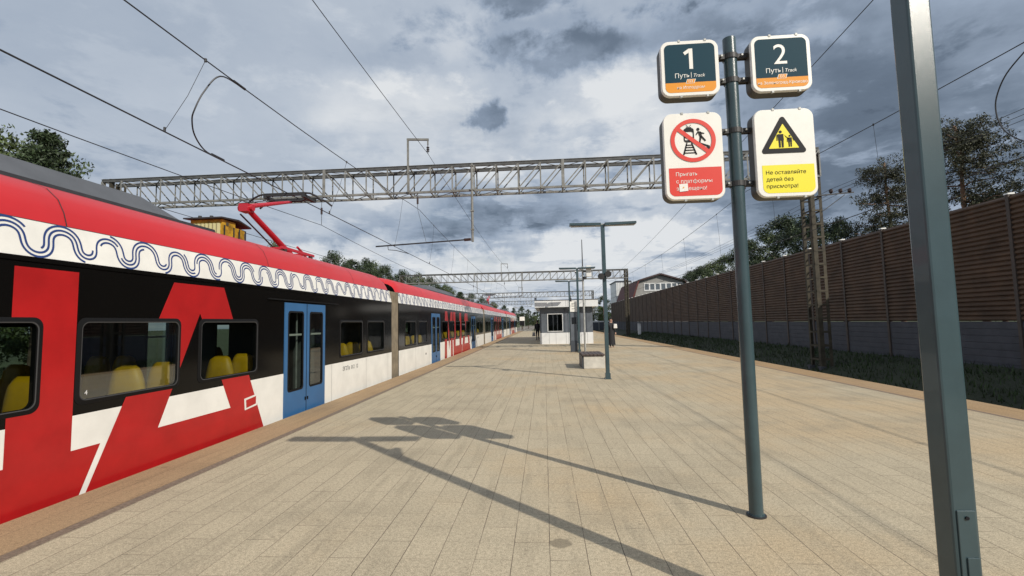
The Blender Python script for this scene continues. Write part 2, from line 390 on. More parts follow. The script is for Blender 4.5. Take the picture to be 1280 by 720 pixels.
for i in range(len(xs)-1):
    for j in range(len(ys)-1):
        def zz_(x, y): return emb_z(x)+.05*math.sin(y*1.3+x*2.1)*math.sin(x*1.7) if x < 16 else emb_z(x)
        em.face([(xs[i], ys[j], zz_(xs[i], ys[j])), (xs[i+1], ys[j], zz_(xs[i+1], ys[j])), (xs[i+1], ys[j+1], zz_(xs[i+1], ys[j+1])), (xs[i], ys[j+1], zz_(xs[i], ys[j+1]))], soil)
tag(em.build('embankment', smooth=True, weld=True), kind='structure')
# grass on the embankment
rg = random.Random(3); gb = MB()
for k in range(15000):
    y = 5+70*rg.random()**1.6; x = 11.2+5.0*rg.random(); z = emb_z(x)-.03; hgt = rg.uniform(.07, .24)*(1.6 if rg.random() < .08 else 1); a = rg.uniform(0, 6.28); ww = rg.uniform(.008, .02)*(1+y/35)
    ca, sa = math.cos(a), math.sin(a); lx, ly = rg.uniform(-.1, .1), rg.uniform(-.1, .1)
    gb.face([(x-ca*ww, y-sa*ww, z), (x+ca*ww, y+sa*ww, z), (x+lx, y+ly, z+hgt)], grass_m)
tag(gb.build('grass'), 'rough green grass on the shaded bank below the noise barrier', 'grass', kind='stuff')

# railway tracks
def track(x, label):
    t = empty('railway_track', (x, 0, -1.3), label, 'railway track', 'railway tracks')
    for s in (-1, 1):
        m = MB(); m.extr([(s*.76-.07, 0.02), (s*.76+.07, .02), (s*.76+.02, .05), (s*.76+.036, .17), (s*.76-.036, .17), (s*.76-.02, .05)], 'y', -30, 380, railm); o = m.build('rail', t)
    m = MB(); y = -30
    while y < 300: m.box(-1.3, 1.3, y, y+.25, -.1, .035, sleeper_m); y += .6
    tag(m.build('sleepers', t), kind='stuff')
track(-6.46, 'railway track running under the red train, beside the left platform edge')
track(-11.8, 'railway track hidden beyond the red train, second from the platform')
track(9.55, 'railway track below the right platform edge, along the grassy bank')

# ------------------------------------------------------------------ train
TX = -4.72; TC = -6.46; CAR = 21.75; CY = 3.575
train = empty('commuter_train', (TC, CY, -1.1), 'red, white and black commuter train with blue doors standing at the left platform edge', 'train')
ORG = Vector((TC, CY, -1.1))
Y0, Y1 = CY-10.525, CY+10.525
WZ0, WZ1 = .88, 1.715
WINS = [(10.46, 11.79), (12.11, 13.42), (6.08, 7.36), (4.42, 5.72), (2.76, 4.05), (1.1, 2.4), (-.56, .74)]
WINS += [(2*CY-b, 2*CY-a) for a, b in WINS[:2]]
DOORS = [(8.15, 9.72), (2*CY-9.72, 2*CY-8.15)]
ZW = .762   # white / black boundary
holes = [(a, b, WZ0, WZ1) for a, b in WINS]+[(a, b, -.30, 2.055) for a, b in DOORS]
def clip(poly, axis, val, keep_less):
    out = []
    for i in range(len(poly)):
        a, b = poly[i], poly[(i+1) % len(poly)]
        ia = (a[axis] <= val) == keep_less or a[axis] == val; ib = (b[axis] <= val) == keep_less or b[axis] == val
        if ia: out.append(a)
        if ia != ib:
            t = (val-a[axis])/(b[axis]-a[axis]); out.append((a[0]+(b[0]-a[0])*t, a[1]+(b[1]-a[1])*t))
    return out if len(out) >= 3 else []
def subtract(polys, hole):
    ya, yb, za, zb = hole; out = []
    for p_ in polys:
        if max(q[0] for q in p_) <= ya or min(q[0] for q in p_) >= yb or max(q[1] for q in p_) <= za or min(q[1] for q in p_) >= zb: out.append(p_); continue
        l = clip(p_, 0, ya, True); r = clip(p_, 0, yb, False); mid = clip(p_, 0, ya, False); mid = clip(mid, 0, yb, True) if mid else []
        if l: out.append(l)
        if r: out.append(r)
        if mid:
            for q in (clip(mid, 1, za, True), clip(mid, 1, zb, False)):
                if q: out.append(q)
    return out
def area(p_): return abs(sum(p_[i][0]*p_[(i+1) % len(p_)][1]-p_[(i+1) % len(p_)][0]*p_[i][1] for i in range(len(p_))))/2
body = MB()
def side(polys, x, m):
    for hole in holes: polys = subtract(polys, hole)
    for p_ in polys:
        if area(p_) > 1e-4: body.face([(x, q[0], q[1]) for q in p_], m)
FX = TC-(TX-TC)
for x, graphic in ((TX, True), (FX, False)):
    side([[(Y0, -.95), (Y1, -.95), (Y1, ZW), (Y0, ZW)]], x, white)
    side([[(Y0, ZW), (Y1, ZW), (Y1, 2.30), (Y0, 2.30)]], x, black)
zb = -.9
def lean(x0, z0, k, z): return x0+k*(z0-z)
big = [
  [(5.606, 2.2), (6.072, 2.2), (6.072, 1.81), (5.43, .416), (4.771, .416)], [(6.072, 2.2), (6.538, 2.2), (7.362, .416), (6.741, .416), (6.072, 1.81)],
  [(4.771, .416), (7.362, .416), (7.362+.46*(.416-zb), zb), (4.771-.468*(.416-zb), zb)],
  [(3.807, 2.2), (4.387, 2.2), (4.387, .419), (3.807, .419)], [(2.10, 2.2), (2.68, 2.2), (2.68, .419), (2.10, .419)],
  [(2.10, .419), (4.695, .419), (4.695-.45*(.419-zb), zb), (2.10, zb)],
  [(-.10, zb), (.42, zb), (.62, 2.2), (.10, 2.2)], [(1.42, 2.2), (1.90, 2.2), (1.90, zb), (1.42, zb)],
  [(.62, 2.2), (.62, 1.55), (1.02, .3), (1.02, 1.2)], [(1.42, 2.2), (1.42, 1.55), (1.02, .3), (1.02, 1.2)]]
side(big, TX+.003, red)
# small framed red hatch outlined in white
body.face([(TX+.006, y, z) for y, z in [(7.05, .495), (7.07, .315), (7.375, .345), (7.375, .525)]], white)
body.face([(TX+.009, y, z) for y, z in [(7.095, .468), (7.105, .345), (7.345, .375), (7.345, .495)]], red)
# small dark sockets and a panel seam on the lower side
body.box(TX, TX+.006, 18.2-CAR, 18.3-CAR, .40, .47, rubber)
# ends and underframe
for y in (Y0, Y1): body.face([(TX, y, -.95), (FX, y, -.95), (FX, y, 2.30), (TX, y, 2.30)], black)
body.box(FX+.2, TX-.2, Y0+.3, Y1-.3, -1.0, -.86, darkm)
for yy in (Y0+1.6, Y0+4., Y1-1.6, Y1-4.):
    for s in (-1, 1): body.tube([(TC+s*.70, yy, -.70), (TC+s*.83, yy, -.70)], .43, darkm, 20)
# cant rail under the white band
body.box(TX-.01, TX+.012, Y0, Y1, 2.255, 2.298, black)
# interior: floor, ceiling, end walls, partitions by the doors
body.box(FX+.06, TX-.06, Y0+.05, Y1-.05, -.06, .0, floor_m)
body.box(FX+.06, TX-.06, Y0+.05, Y1-.05, 2.12, 2.16, inner)
for a, b in DOORS:
    for yy in (a-.12, b+.12):
        for xa, xb in ((TX-.95, TX-.12), (FX+.12, FX+.95)): body.box(xa, xb, yy-.02, yy+.02, 0., 2.05, inner)
car = body.build('carriage', train, ORG)
car['label'] = 'nearest carriage, with the raised red pantograph on its roof'

# roof shell and white wave band
def roof_prof(drop=0., s=1.):
    half = [(-4.79, 2.66), (-4.83, 2.80), (-4.90, 2.94), (-5.03, 3.06), (-5.22, 3.135), (-5.5, 3.19), (-5.9, 3.225), (-6.46, 3.24)]
    half = [(TC+(x-TC)*s, z-drop*max(0, (z-2.66)/.58)) for x, z in half]
    return half+[(2*TC-x, z) for x, z in reversed(half[:-1])]
rf = MB(); stations = [(Y0, .20, .97), (Y0+.12, .10, .985), (Y0+.45, .0, 1.), (Y1-.45, .0, 1.), (Y1-.12, .10, .985), (Y1, .20, .97)]
rings = []
for y, d, s in stations:
    rings.append([(x, y, z) for x, z in roof_prof(d, s)])
for ra, rb in zip(rings, rings[1:]):
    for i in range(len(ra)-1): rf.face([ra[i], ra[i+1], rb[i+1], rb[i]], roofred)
rf.face(rings[0], black); rf.face(rings[-1][::-1], black)
roof = rf.build('roof', car, ORG, smooth=True, weld=True)
sm = roof.modifiers.new('split', 'EDGE_SPLIT'); sm.split_angle = R(35)
for y in (4.3, 7.75, 11.4, -.2, -3.6):
    seam = MB()
    pr_ = [(x+(.002 if x > TC else -.002)*1, z+.002) for x, z in roof_prof()]
    for i in range(len(pr_)-1):
        a, b = pr_[i], pr_[i+1]; seam.face([(a[0], y, a[1]), (b[0], y, b[1]), (b[0], y+.012, b[1]), (a[0], y+.012, a[1])], darkm)
    seam.build('roof_seam', car, ORG)
band = MB()
BX0, BZ0, BX1, BZ1 = TX, 2.302, -4.785, 2.652
for sgn in (1, -1):
    A = BX0 if sgn > 0 else 2*TC-BX0; B = BX1 if sgn > 0 else 2*TC-BX1
    band.face([(A, Y0, BZ0), (A, Y1, BZ0), (B, Y1, BZ1), (B, Y0, BZ1)], white)
    band.face([(B, Y0, BZ1), (B, Y1, BZ1), (B-.006*sgn, Y1, 2.662), (B-.006*sgn, Y0, 2.662)], darkm)
def on_band(y, z, lift=.003):
    t = (z-BZ0)/(BZ1-BZ0); return (BX0+(BX1-BX0)*t+lift, y, z+lift*.2)
PER = .48; om = R(84); N = 44
ss = [0.]; cx = cz = 0.; cen = []
steps = int((Y1-Y0)/PER*N)
pts2 = []
for k in range(N*8):
    th = om*math.cos(2*math.pi*k/N)-R(8)*math.sin(4*math.pi*k/N); pts2.append((cx, cz, th)); cx += math.cos(th); cz += math.sin(th)
xper = pts2[N][0]; scl = PER/xper; zmid = (max(q[1] for q in pts2[:N])+min(q[1] for q in pts2[:N]))/2; slope = pts2[N][1]
rw = random.Random(11)
line_on = [[True]*steps for _ in range(3)]
for li in range(3):
    k = rw.randint(5, 30)
    while k < steps:
        on = rw.randint(int(N*1.1), int(N*2.6)) if li != 1 else rw.randint(N*2, N*4); off = rw.randint(int(N*.22), int(N*.55)) if li != 1 else rw.randint(5, 10)
        for q in range(k+on, min(steps, k+on+off)): line_on[li][q] = False
        k += on+off
for li, off in enumerate((-.042, 0., .042)):
    pr0 = None
    for k in range(steps):
        per, ph = divmod(k, N); x, z, th = pts2[ph]
        y = Y0+.02+per*PER+x*scl; zc = 2.477+(z-zmid)*scl*.77
        th = math.atan2(math.sin(th)*.77, math.cos(th)); nx, nz = -math.sin(th), math.cos(th); c_ = (y+nx*off, zc+nz*off)
        hw = .0098
        e0, e1 = (c_[0]+nx*hw, c_[1]+nz*hw), (c_[0]-nx*hw, c_[1]-nz*hw)
        if pr0 and line_on[li][k] and y < Y1-.1:
            band.face([on_band(*pr0[0]), on_band(*pr0[1]), on_band(*e1), on_band(*e0)], navy)
        pr0 = (e0, e1)
band.build('wave_band', car, ORG)
# windows
def make_window(a, b, x, sg):
    m = MB(); o1 = rrect(a-.025, b+.025, WZ0-.025, WZ1+.025, .09); o2 = rrect(a+.026, b-.026, WZ0+.026, WZ1-.026, .07); o3 = rrect(a+.016, b-.016, WZ0+.016, WZ1-.016, .075)
    n = len(o1); X = lambda d: x+sg*d
    for i in range(n):
        j = (i+1) % n
        m.face([(X(.004), *o1[i]), (X(.004), *o1[j]), (X(.014), *o3[j]), (X(.014), *o3[i])], rubber)
        m.face([(X(.014), *o3[i]), (X(.014), *o3[j]), (X(.012), *o2[j]), (X(.012), *o2[i])], rim)
        m.face([(X(.012), *o2[i]), (X(.012), *o2[j]), (X(-.05), *o2[j]), (X(-.05), *o2[i])], rubber)
        m.face([(X(.004), *o1[i]), (X(.004), *o1[j]), (X(-.05), *o1[j]), (X(-.05), *o1[i])], rubber)
    m.face([(X(-.004), *q) for q in o2], wglass)
    return m
for a, b in WINS: make_window(a, b, TX, 1).build('window', car, ORG)
far = MB()
for a, b in WINS: 
    q = make_window(a, b, FX, -1); far_o = q.build('window', car, ORG)
# doors
def make_door(a, b, x, sg):
    m = MB(); z0, z1 = -.30, 2.05; mid = (a+b)/2; X = lambda d: x+sg*d
    for lo, hi in ((a+.008, mid-.007), (mid+.007, b-.008)):
        g0, g1 = lo+.10, hi-.10; h0, h1 = .40, 1.90
        # leaf as a frame round a tall rounded pane
        out = rrect(lo, hi, z0, z1, .012); inn = rrect(g0, g1, h0, h1, .07); n = len(out)
        for i in range(n):
            j = (i+1) % n
            m.face([(X(.012), *out[i]), (X(.012), *out[j]), (X(.012), *inn[j]), (X(.012), *inn[i])], blue)
            m.face([(X(.012), *out[i]), (X(.012), *out[j]), (X(-.035), *out[j]), (X(-.035), *out[i])], blue)
        i2 = rrect(g0+.035, g1-.035, h0+.035, h1-.035, .05)
        for i in range(n):
            j = (i+1) % n
            m.face([(X(.012), *inn[i]), (X(.012), *inn[j]), (X(.018), *i2[j]), (X(.018), *i2[i])], rubber)
            m.face([(X(.018), *i2[i]), (X(.018), *i2[j]), (X(-.03), *i2[j]), (X(-.03), *i2[i])], rubber)
        m.face([(X(-.002), *q) for q in i2], wglass)
        # white band across the pane
        m.box(min(X(-.006), X(-.003)), max(X(-.006), X(-.003)), g0+.06, g1-.06, 1.435, 1.47, white)
    m.box(min(X(-.03), X(.016)), max(X(-.03), X(.016)), mid-.0065, mid+.0065, z0, z1, rubber)
    # grab pole inside
    m.tube([(X(-.14), mid-.1, 0.), (X(-.14), mid-.1, 2.1)], .018, galv, 8)
    m.box(min(X(.013), X(.03)), max(X(.013), X(.03)), mid-.055, mid-.03, .18, .24, rubber); m.box(min(X(.013), X(.03)), max(X(.013), X(.03)), mid+.03, mid+.055, .18, .24, rubber)
    return m
for a, b in DOORS: make_door(a, b, TX, 1).build('door', car, ORG)
for a, b in DOORS: make_door(a, b, FX, -1).build('door', car, ORG)
# door pocket rail over the nearest door
dr = MB(); dr.box(TX+.002, TX+.03, 7.62, 10.3, 2.085, 2.105, rubber); dr.build('door_rail', car, ORG)
# seats
def seat_mesh(y, face, x):
    m = MB(); s = face
    prof = [(p_, .42+(q_-.42)*.85) for p_, q_ in [(0, .42), (.05*s, .44), (.09*s, .9), (.07*s, 1.22), (.02*s, 1.30), (-.05*s, 1.27), (-.06*s, .9), (-.04*s, .42)]]
    n = 10; rows = []
    for k in range(n+1):
        tt = -1+2*k/n; xx = x+tt*.235; sh = 1-.55*max(0, abs(tt)-.45)**2*3
        rows.append([(xx, y+a*(1-.5*abs(tt)**3), .42+(b-.42)*max(.55, sh)) for a, b in prof])
    for ra, rb in zip(rows, rows[1:]):
        for i in range(len(prof)):
            j = (i+1) % len(prof); m.face([ra[i], ra[j], rb[j], rb[i]], yellow_seat)
    m.face(rows[0], yellow_seat); m.face(rows[-1][::-1], yellow_seat)
    m.box(x-.22, x+.22, min(y, y+s*.46), max(y, y+s*.46), .36, .45, yellow_seat)
    m.box(x-.16, x+.16, min(y+s*.1, y+s*.35), max(y+s*.1, y+s*.35), 0.0, .36, darkm)
    return m
for a, b in WINS:
    c_ = (a+b)/2
    for x in (TX-.42, FX+.42, FX+.92):
        seat_mesh(c_+1.0-.08 if b < 8 else c_+.3, -1, x).build('seat', car, ORG, smooth=True, weld=True)
        if x in (TX-.42, FX+.42): seat_mesh(c_+.36 if b < 8 else c_-.62, 1, x).build('seat', car, ORG, smooth=True, weld=True)
# roof fairing
fa = MB()
def fair_ring(y, k):
    half = [(-5.24, 3.10), (-5.27, 3.19), (-5.30, 3.195), (-5.62, 3.195+.275*k), (-5.75, 3.20+.285*k)]
    return [(x, y, z) for x, z in half]+[(2*TC-x, y, z) for x, z in reversed(half)]
fr_st = [(-.9, .0), (.1, 1.), (6.05, 1.), (7.05, .08)]
rr = [fair_ring(*q) for q in fr_st]
for ra, rb in zip(rr, rr[1:]):
    for i in range(len(ra)-1): fa.face([ra[i], ra[i+1], rb[i+1], rb[i]], darkm if i in (0, 1, 7, 8) else fair)
fa.face(rr[0], fair); fa.face(rr[-1], fair)
for y in (1.5, 3.2, 4.9): fa.box(-5.7, -7.2, y, y+.015, 3.484, 3.488, darkm)
fa.build('roof_fairing', car, ORG)
# yellow equipment box
yb = MB()
yb.box(-6.45, -5.84, 8.0, 8.36, 3.2, 3.60, yellowbox); yb.box(-6.40, -5.88, 8.42, 8.70, 3.2, 3.52, yellowbox); yb.box(-6.43, -5.9, 8.36, 8.42, 3.2, 3.62, darkm)
for k in range(7): yb.tube([(-5.90-.075*k, 7.985, 3.2), (-5.90-.075*k, 7.985, 3.52)], .034, corrug, 8)
yb.extr([(7.90, 3.60), (7.90, 3.625), (8.38, 3.665), (8.76, 3.585), (8.76, 3.56), (8.38, 3.635)], 'x', -6.52, -5.78, darkm)
for y in (8.04, 8.3, 8.46, 8.64): yb.box(-5.838, -5.828, y, y+.03, 3.24, 3.5, darkm)
yb.box(-5.838, -5.83, 8.1, 8.16, 3.5, 3.56, rust)
yb.tube([(-6.2, 8.2, 3.62), (-6.2, 8.2, 3.72)], .03, darkm, 6); yb.tube([(-6.35, 8.1, 3.62), (-6.35, 8.1, 3.70)], .03, darkm, 6)
yb.build('roof_equipment_box', car, ORG)
for y in (10.05, 12.05, 13.75, -2.9, -5.0):
    sm_ = MB(); sm_.face([(TX+.0015, y, -.9), (TX+.0015, y+.007, -.9), (TX+.0015, y+.007, ZW-.01), (TX+.0015, y, ZW-.01)], rim); sm_.build('panel_seam', car, ORG)
# vehicle number
for word, yw in (('ЭГ2Тв', 10.62), ('012', 11.10), ('12', 11.40)):
    tx = MB(); put_text(tx, word, .095, inkm, lambda a, b: (TX+.004, yw+a, .555+b), fit=.44); tx.build('number_lettering', car, ORG)
tx = MB(); put_text(tx, '4', .05, white, lambda a, b: (TX+.001, 4.50+a, .95+b)); tx.build('window_number', car, ORG)

# pantograph (only on every second carriage)
def pantograph(parent):
    p = MB(); x = TC
    for y in (10.35, 11.55):
        for sx in (-.45, .45):
            p.tube([(x+sx, y, 3.2), (x+sx, y, 3.42)], [.07, .05], porc, 10)
    for sx in (-.45, .45): p.bar((x+sx, 10.2, 3.44), (x+sx, 11.7, 3.44), .06, .06, redmetal)
    for y in (10.35, 11.4): p.bar((x-.45, y, 3.44), (x+.45, y, 3.44), .06, .06, redmetal)
    p.tube([(x, 11.38, 3.46), (x, 9.62, 4.22)], [.075, .06], redmetal, 12)          # lower arm
    p.tube([(x-.12, 11.0, 3.48), (x-.1, 9.55, 4.08)], .018, darkm, 6)                 # guide rod
    p.tube([(x-.16, 9.60, 4.22), (x+.16, 9.60, 4.22)], .07, redmetal, 12)             # knee
    p.box(x-.10, x+.10, 9.48, 9.72, 4.13, 4.30, redmetal)
    p.tube([(x-.10, 9.6, 4.26), (x-.05, 11.3, 4.80)], [.05, .035], redmetal, 10)
    p.tube([(x+.10, 9.6, 4.26), (x+.05, 11.3, 4.80)], [.05, .035], redmetal, 10)
    p.tube([(x-.15, 9.56, 4.32), (x, 11.2, 4.86)], .012, darkm, 6)
    p.tube([(x-.35, 11.3, 4.82), (x+.35, 11.3, 4.82)], .03, darkm, 8)
    for dy in (-.26, .26):                                                           # collector head
        p.tube([(x-.98, 11.35+dy, 4.74), (x-.82, 11.35+dy, 4.87), (x-.66, 11.35+dy, 4.945), (x-.5, 11.35+dy, 4.965), (x+.5, 11.35+dy, 4.965), (x+.66, 11.35+dy, 4.945), (x+.82, 11.35+dy, 4.87), (x+.98, 11.35+dy, 4.74)], .024, darkm, 8)
        p.box(x-.55, x+.55, 11.35+dy-.03, 11.35+dy+.03, 4.90, 4.95, darkm)
    for sx in (-.5, .5):
        p.box(x+sx-.04, x+sx+.04, 11.05, 11.65, 4.85, 4.93, darkm); p.tube([(x+sx*.6, 11.3, 4.82), (x+sx, 11.35, 4.9)], .02, darkm, 6)
    p.tube([(x+.15, 11.9, 3.44), (x+.12, 11.75, 3.56), (x+.12, 11.5, 3.66)], .03, redmetal, 8)
    return p.build('pantograph', parent, ORG)
panto = pantograph(car)
# insulators and busbars on the roof beyond
# copies of the carriage
car2s = []
for k in range(1, 4):
    c_ = car.copy(); col.objects.link(c_); c_.parent = train; c_.location = (0, CAR*k, 0)
    c_['label'] = ['', 'second carriage, just beyond the nearest pale gangway', 'third carriage, with a far pantograph raised', 'last carriage at the far end of the train'][k]
    for ch in [x for x in col.objects if x.parent == car]:
        if (ch.name.startswith('pantograph') or ch.name.startswith('roof_equipment')) and k != 2: continue
        if ch.name.startswith('seat') and k > 1: continue
        d = ch.copy(); col.objects.link(d); d.parent = c_
# gangways
for k in range(-1, 3):
    y = Y1+CAR*k
    gm = MB()
    for i in range(9):
        yy = y+.02+.66*i/8; s = .05 if i % 2 else 0.
        gm.box(FX+.10+s, TX-.02-s, yy-.045, yy+.045, -.6, 2.64-s, bellows)
    gm.box(FX+.5, TX-.5, y, y+.7, 2.6, 3.0, darkm)
    gm.box(TX-.10, TX-.015, y+.03, y+.67, -.55, 2.30, bellows)
    gm.build('gangway', train, ORG)
nose = MB(); yn = Y1+3*CAR
prev = None
for k, (d, s, hh) in enumerate([(0, 1, 3.2), (.6, .97, 3.1), (1.3, .88, 2.7), (1.7, .76, 1.9), (1.9, .7, 1.0)]):
    ring = [(TC+1.74*s, yn+d, -.9), (TC+1.74*s, yn+d, hh*.75), (TC+1.3*s, yn+d, hh), (TC-1.3*s, yn+d, hh), (TC-1.74*s, yn+d, hh*.75), (TC-1.74*s, yn+d, -.9)]
    if prev:
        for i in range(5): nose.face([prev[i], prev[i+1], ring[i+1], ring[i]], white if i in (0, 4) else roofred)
    prev = ring
nose.face(prev, black); nose.build('cab_nose', train, ORG)

# ------------------------------------------------------------------ overhead line gantries
def bx_lattice(m, x0, x1, y0, y1, z0, z1, step, mt, leg=.075, rung=.06):
    for x in (x0, x1):
        for y in (y0, y1):
            sx = 1 if x == x0 else -1; sy = 1 if y == y0 else -1
            m.box(min(x, x+sx*.13), max(x, x+sx*.18), y-.007, y+.007, z0, z1, mt); m.box(x-.007, x+.007, min(y, y+sy*.12), max(y, y+sy*.18), z0, z1, mt)
    z = z0+.35
    while z < z1-.1:
        for y in (y0-.012, y1+.012): m.box(x0+.01, x1-.01, y-.005, y+.005, z-.04, z+.04, mt)
        for x in (x0-.012, x1+.012): m.box(x-.005, x+.005, y0+.01, y1-.01, z-.04, z+.04, mt)
        z += step
def make_gantry(Y, label, group):
    GX0, GX1, ZB, ZT = -22.6, 12.9, 8.05, 9.33
    gt = empty('overhead_line_gantry', (-5, Y, -1.3), label, 'overhead line gantry', group); o = (-5, Y, -1.3)
    t = MB(); ya, yb = Y, Y+.85
    for y in (ya, yb):
        t.box(GX0, GX1, y-.05, y+.05, ZT-.09, ZT+.05, chord_m); t.box(GX0, GX1, y-.08, y+.08, ZT+.052, ZT+.065, truss_m)
        t.box(GX0, GX1, y-.045, y+.045, ZB-.05, ZB+.05, truss_m)
    nb = 33; bw = (GX1-GX0)/nb
    for i in range(nb+1):
        x = GX0+i*bw
        for y in (ya-.052, yb+.052): t.bar((x, y, ZB), (x, y, ZT-.05), .065, .012, truss_m, (0, 1, 0))
        t.bar((x, ya, ZB-.02), (x, yb, ZB-.02), .05, .05, truss_m); t.bar((x, ya, ZT-.03), (x, yb, ZT-.03), .05, .05, truss_m)
        if i < nb:
            up = x+bw/2 > -8.
            for y in (ya-.06, yb+.06):
                t.bar((x, y, ZB if up else ZT-.06), (x+bw, y, ZT-.06 if up else ZB), .055, .012, truss_m, (0, 1, 0))
            for z in (ZB-.06, ZT-.02): t.bar((x, ya if i % 2 else yb, z), (x+bw, yb if i % 2 else ya, z), .05, .012, truss_m)
    for k in range(4):
        x = GX0+(GX1-GX0)*k/3.; 
        if 0 < k < 3: t.box(x-.07, x+.07, ya-.075, ya-.06, ZB-.05, ZT+.05, truss_m)
    t.build('truss', gt, o)
    for x0 in (GX0, GX1-.5):
        mm = MB(); bx_lattice(mm, x0, x0+.5, Y, Y+.85, -.72, ZT+.1, .62, rust)
        [mm.box(a-.12, a+.12, b-.12, b+.12, -1.4, -.68, grey_pan) for a in (x0, x0+.5) for b in (Y, Y+.85)]; mm.build('mast', gt, o)
    b = MB()
    b.bar((-6.5, Y-.07, ZB), (-6.5, Y-.07, 10.74), .10, .08, truss_m); b.bar((-6.55, Y-.07, 10.72), (-5.46, Y-.07, 10.66), .08, .1, truss_m); b.bar((-5.5, Y-.07, 10.66), (-5.5, Y-.07, 10.4), .06, .06, truss_m)
    b.build('feeder_bracket', gt, o)
    i = MB(); i.tube([(-5.5, Y-.07, 10.4), (-5.5, Y-.07, 9.98)], .022, porc, 8)
    for k in range(3): i.tube([(-5.5, Y-.07, 10.28-.09*k), (-5.5, Y-.07, 10.25-.09*k)], .075, porc, 10)
    i.build('insulator', gt, o)
    d = MB(); d.tube([(-3.34, Y-.12, ZT), (-3.34, Y-.12, 5.5)], .06, truss_m, 10)
    for z in (ZT-.1, ZB, 7.0, 6.1): d.box(-3.42, -3.26, Y-.2, Y-.04, z-.03, z+.03, truss_m)
    d.build('drop_tube', gt, o)
    r = MB(); r.tube([(-3.42, Y-.12, 5.62), (-8.1, Y-.12, 5.42)], .035, darkm, 8); r.tube([(-3.42, Y-.12, 5.62), (-3.75, Y-.12, 5.606)], .07, porc, 10)
    r.tube([(-7.5, Y-.12, 5.44), (-7.48, Y-.12, 5.24), (-7.1, Y-.12, 5.2), (-6.46, Y-.12, 5.02)], .018, darkm, 6); r.tube([(-5.6, Y-.12, 5.52), (-6.05, Y-.05, 7.26)], .008, darkm, 4)
    r.build('steady_arm', gt, o)
    # support of the messenger wires: insulator strings hung from the bottom chord
    for x, zt, zl in ((-6.05, ZB-.05, 7.28), (9.5, ZB-.05, 7.5), (-10.9, ZB-.05, 6.62)):
        i = MB(); i.tube([(x, Y, zt), (x, Y, zl)], .012, darkm, 6); i.tube([(x, Y, (zt+zl)/2+.16), (x, Y, (zt+zl)/2-.16)], .05, porc, 8); i.build('insulator', gt, o)
    # arm with three signal-line insulators on the right mast
    a = MB(); a.bar((12.7, Y-.05, 7.12), (14.3, Y-.05, 7.22), .05, .05, darkm); a.bar((12.9, Y-.05, 6.4), (13.9, Y-.05, 7.12), .03, .03, darkm); a.build('cross_arm', gt, o)
    for x in (13.3, 13.72, 14.12):
        i = MB(); i.tube([(x, Y-.05, 7.2), (x, Y-.05, 7.27), (x, Y-.05, 7.38), (x, Y-.05, 7.42)], [.03, .085, .075, .02], porc, 10); i.build('insulator', gt, o)
    return gt
GAN = [22., 71.5, 121., 170.]
g1 = make_gantry(GAN[0], 'nearest and largest steel lattice gantry spanning above the train and the platform', 'lattice gantries over the tracks')
for k, lab in ((1, 'second steel lattice gantry, seen low behind the ticket kiosk'), (2, 'third steel lattice gantry, small beyond the second one'), (3, 'farthest faint lattice gantry over the tracks near the train end')):
    c_ = copy_tree(g1, None, (-5, GAN[k], -1.3)); c_['label'] = lab
    d = MB(); d.tube([(-10.3, GAN[k]-.12, 9.33), (-10.3, GAN[k]-.12, 6.2)], .055, truss_m, 10); d.build('drop_tube', c_, (-5, GAN[k], -1.3))

# ------------------------------------------------------------------ wires
def sag(y, supports, zs, zm, x):
    for a, b in zip(supports, supports[1:]):
        if a <= y <= b:
            t = (y-a)/(b-a); return zs-(zs-zm)*4*t*(1-t)
    return zs
def smooth_pts(pts, n=6):
    P_ = [Vector(p) for p in pts]; P_ = [P_[0]*2-P_[1]]+P_+[P_[-1]*2-P_[-2]]; out = []
    for i in range(1, len(P_)-2):
        for k in range(n):
            t = k/n; a, b, c, d = P_[i-1:i+3]; out.append(.5*((2*b)+(c-a)*t+(2*a-5*b+4*c-d)*t*t+(3*b-a-3*c+d)*t**3))
    return out+[P_[-2]]
SUP = [-27.5]+GAN+[219.5]
def catenary(x, xf, zs, zf, zc, label, ycut=-6., d0=1.6):
    cat = empty('catenary', (x, 22, 5), label, 'overhead wire', 'catenaries over the two platform tracks'); o = (x, 22, 5)
    yy = [ycut+i*2. for i in range(int((200-ycut)/2))]
    m = MB(); m.tube([(x+.12*math.sin(y*.063), y, zc-.04*abs(math.sin(y*math.pi/49.5))) for y in yy], .0125, wire_m, 6); m.build('contact_wire', cat, o)
    M_ = lambda y: (xf(y), y, sag(y, SUP, zs, zf(y), x))
    m = MB(); m.tube([M_(y) for y in yy], .011, wire_m, 6); m.build('messenger_wire', cat, o)
    y = ycut+d0
    while y < 120:
        m = MB(); p0 = Vector(M_(y)); p1 = Vector((x+.12*math.sin(y*.063), y, zc)); m.tube([p0, p0.lerp(p1, .5)+Vector((.03, .02, 0)), p1], .0055, wire_m, 4)
        m.tube([p0-Vector((0, 0, .03)), p0+Vector((0, 0, .03))], .022, wire_m, 6); m.tube([p1-Vector((0, 0, .02)), p1+Vector((0, 0, .06))], .02, wire_m, 6); m.build('dropper', cat, o)
        y += 6.05
    return cat, o
cL, oL = catenary(TC, lambda y: -5.65-.4*min(1, max(0, (y-5)/17))-.15*min(1, max(0, (y-22)/24)), 7.28, lambda y: 6.0 if y < 22 else 6.68, 5.0, 'overhead contact wire and its droppers above the red train', -5.7, .9)
M0 = lambda y: (-5.65-.4*(y-5)/17, y, sag(y, SUP, 7.28, 6.0, 0))
m = MB(); m.tube(smooth_pts([M0(8.3), (-5.85, 7.86, 6.24), (-6.0, 7.66, 5.85), (-6.1, 7.57, 5.47), (-6.2, 7.65, 5.33), (-6.3, 7.84, 5.15), (-6.4, 8.2, 5.02), (-6.44, 8.58, 5.0)]), .013, wire_m, 8)
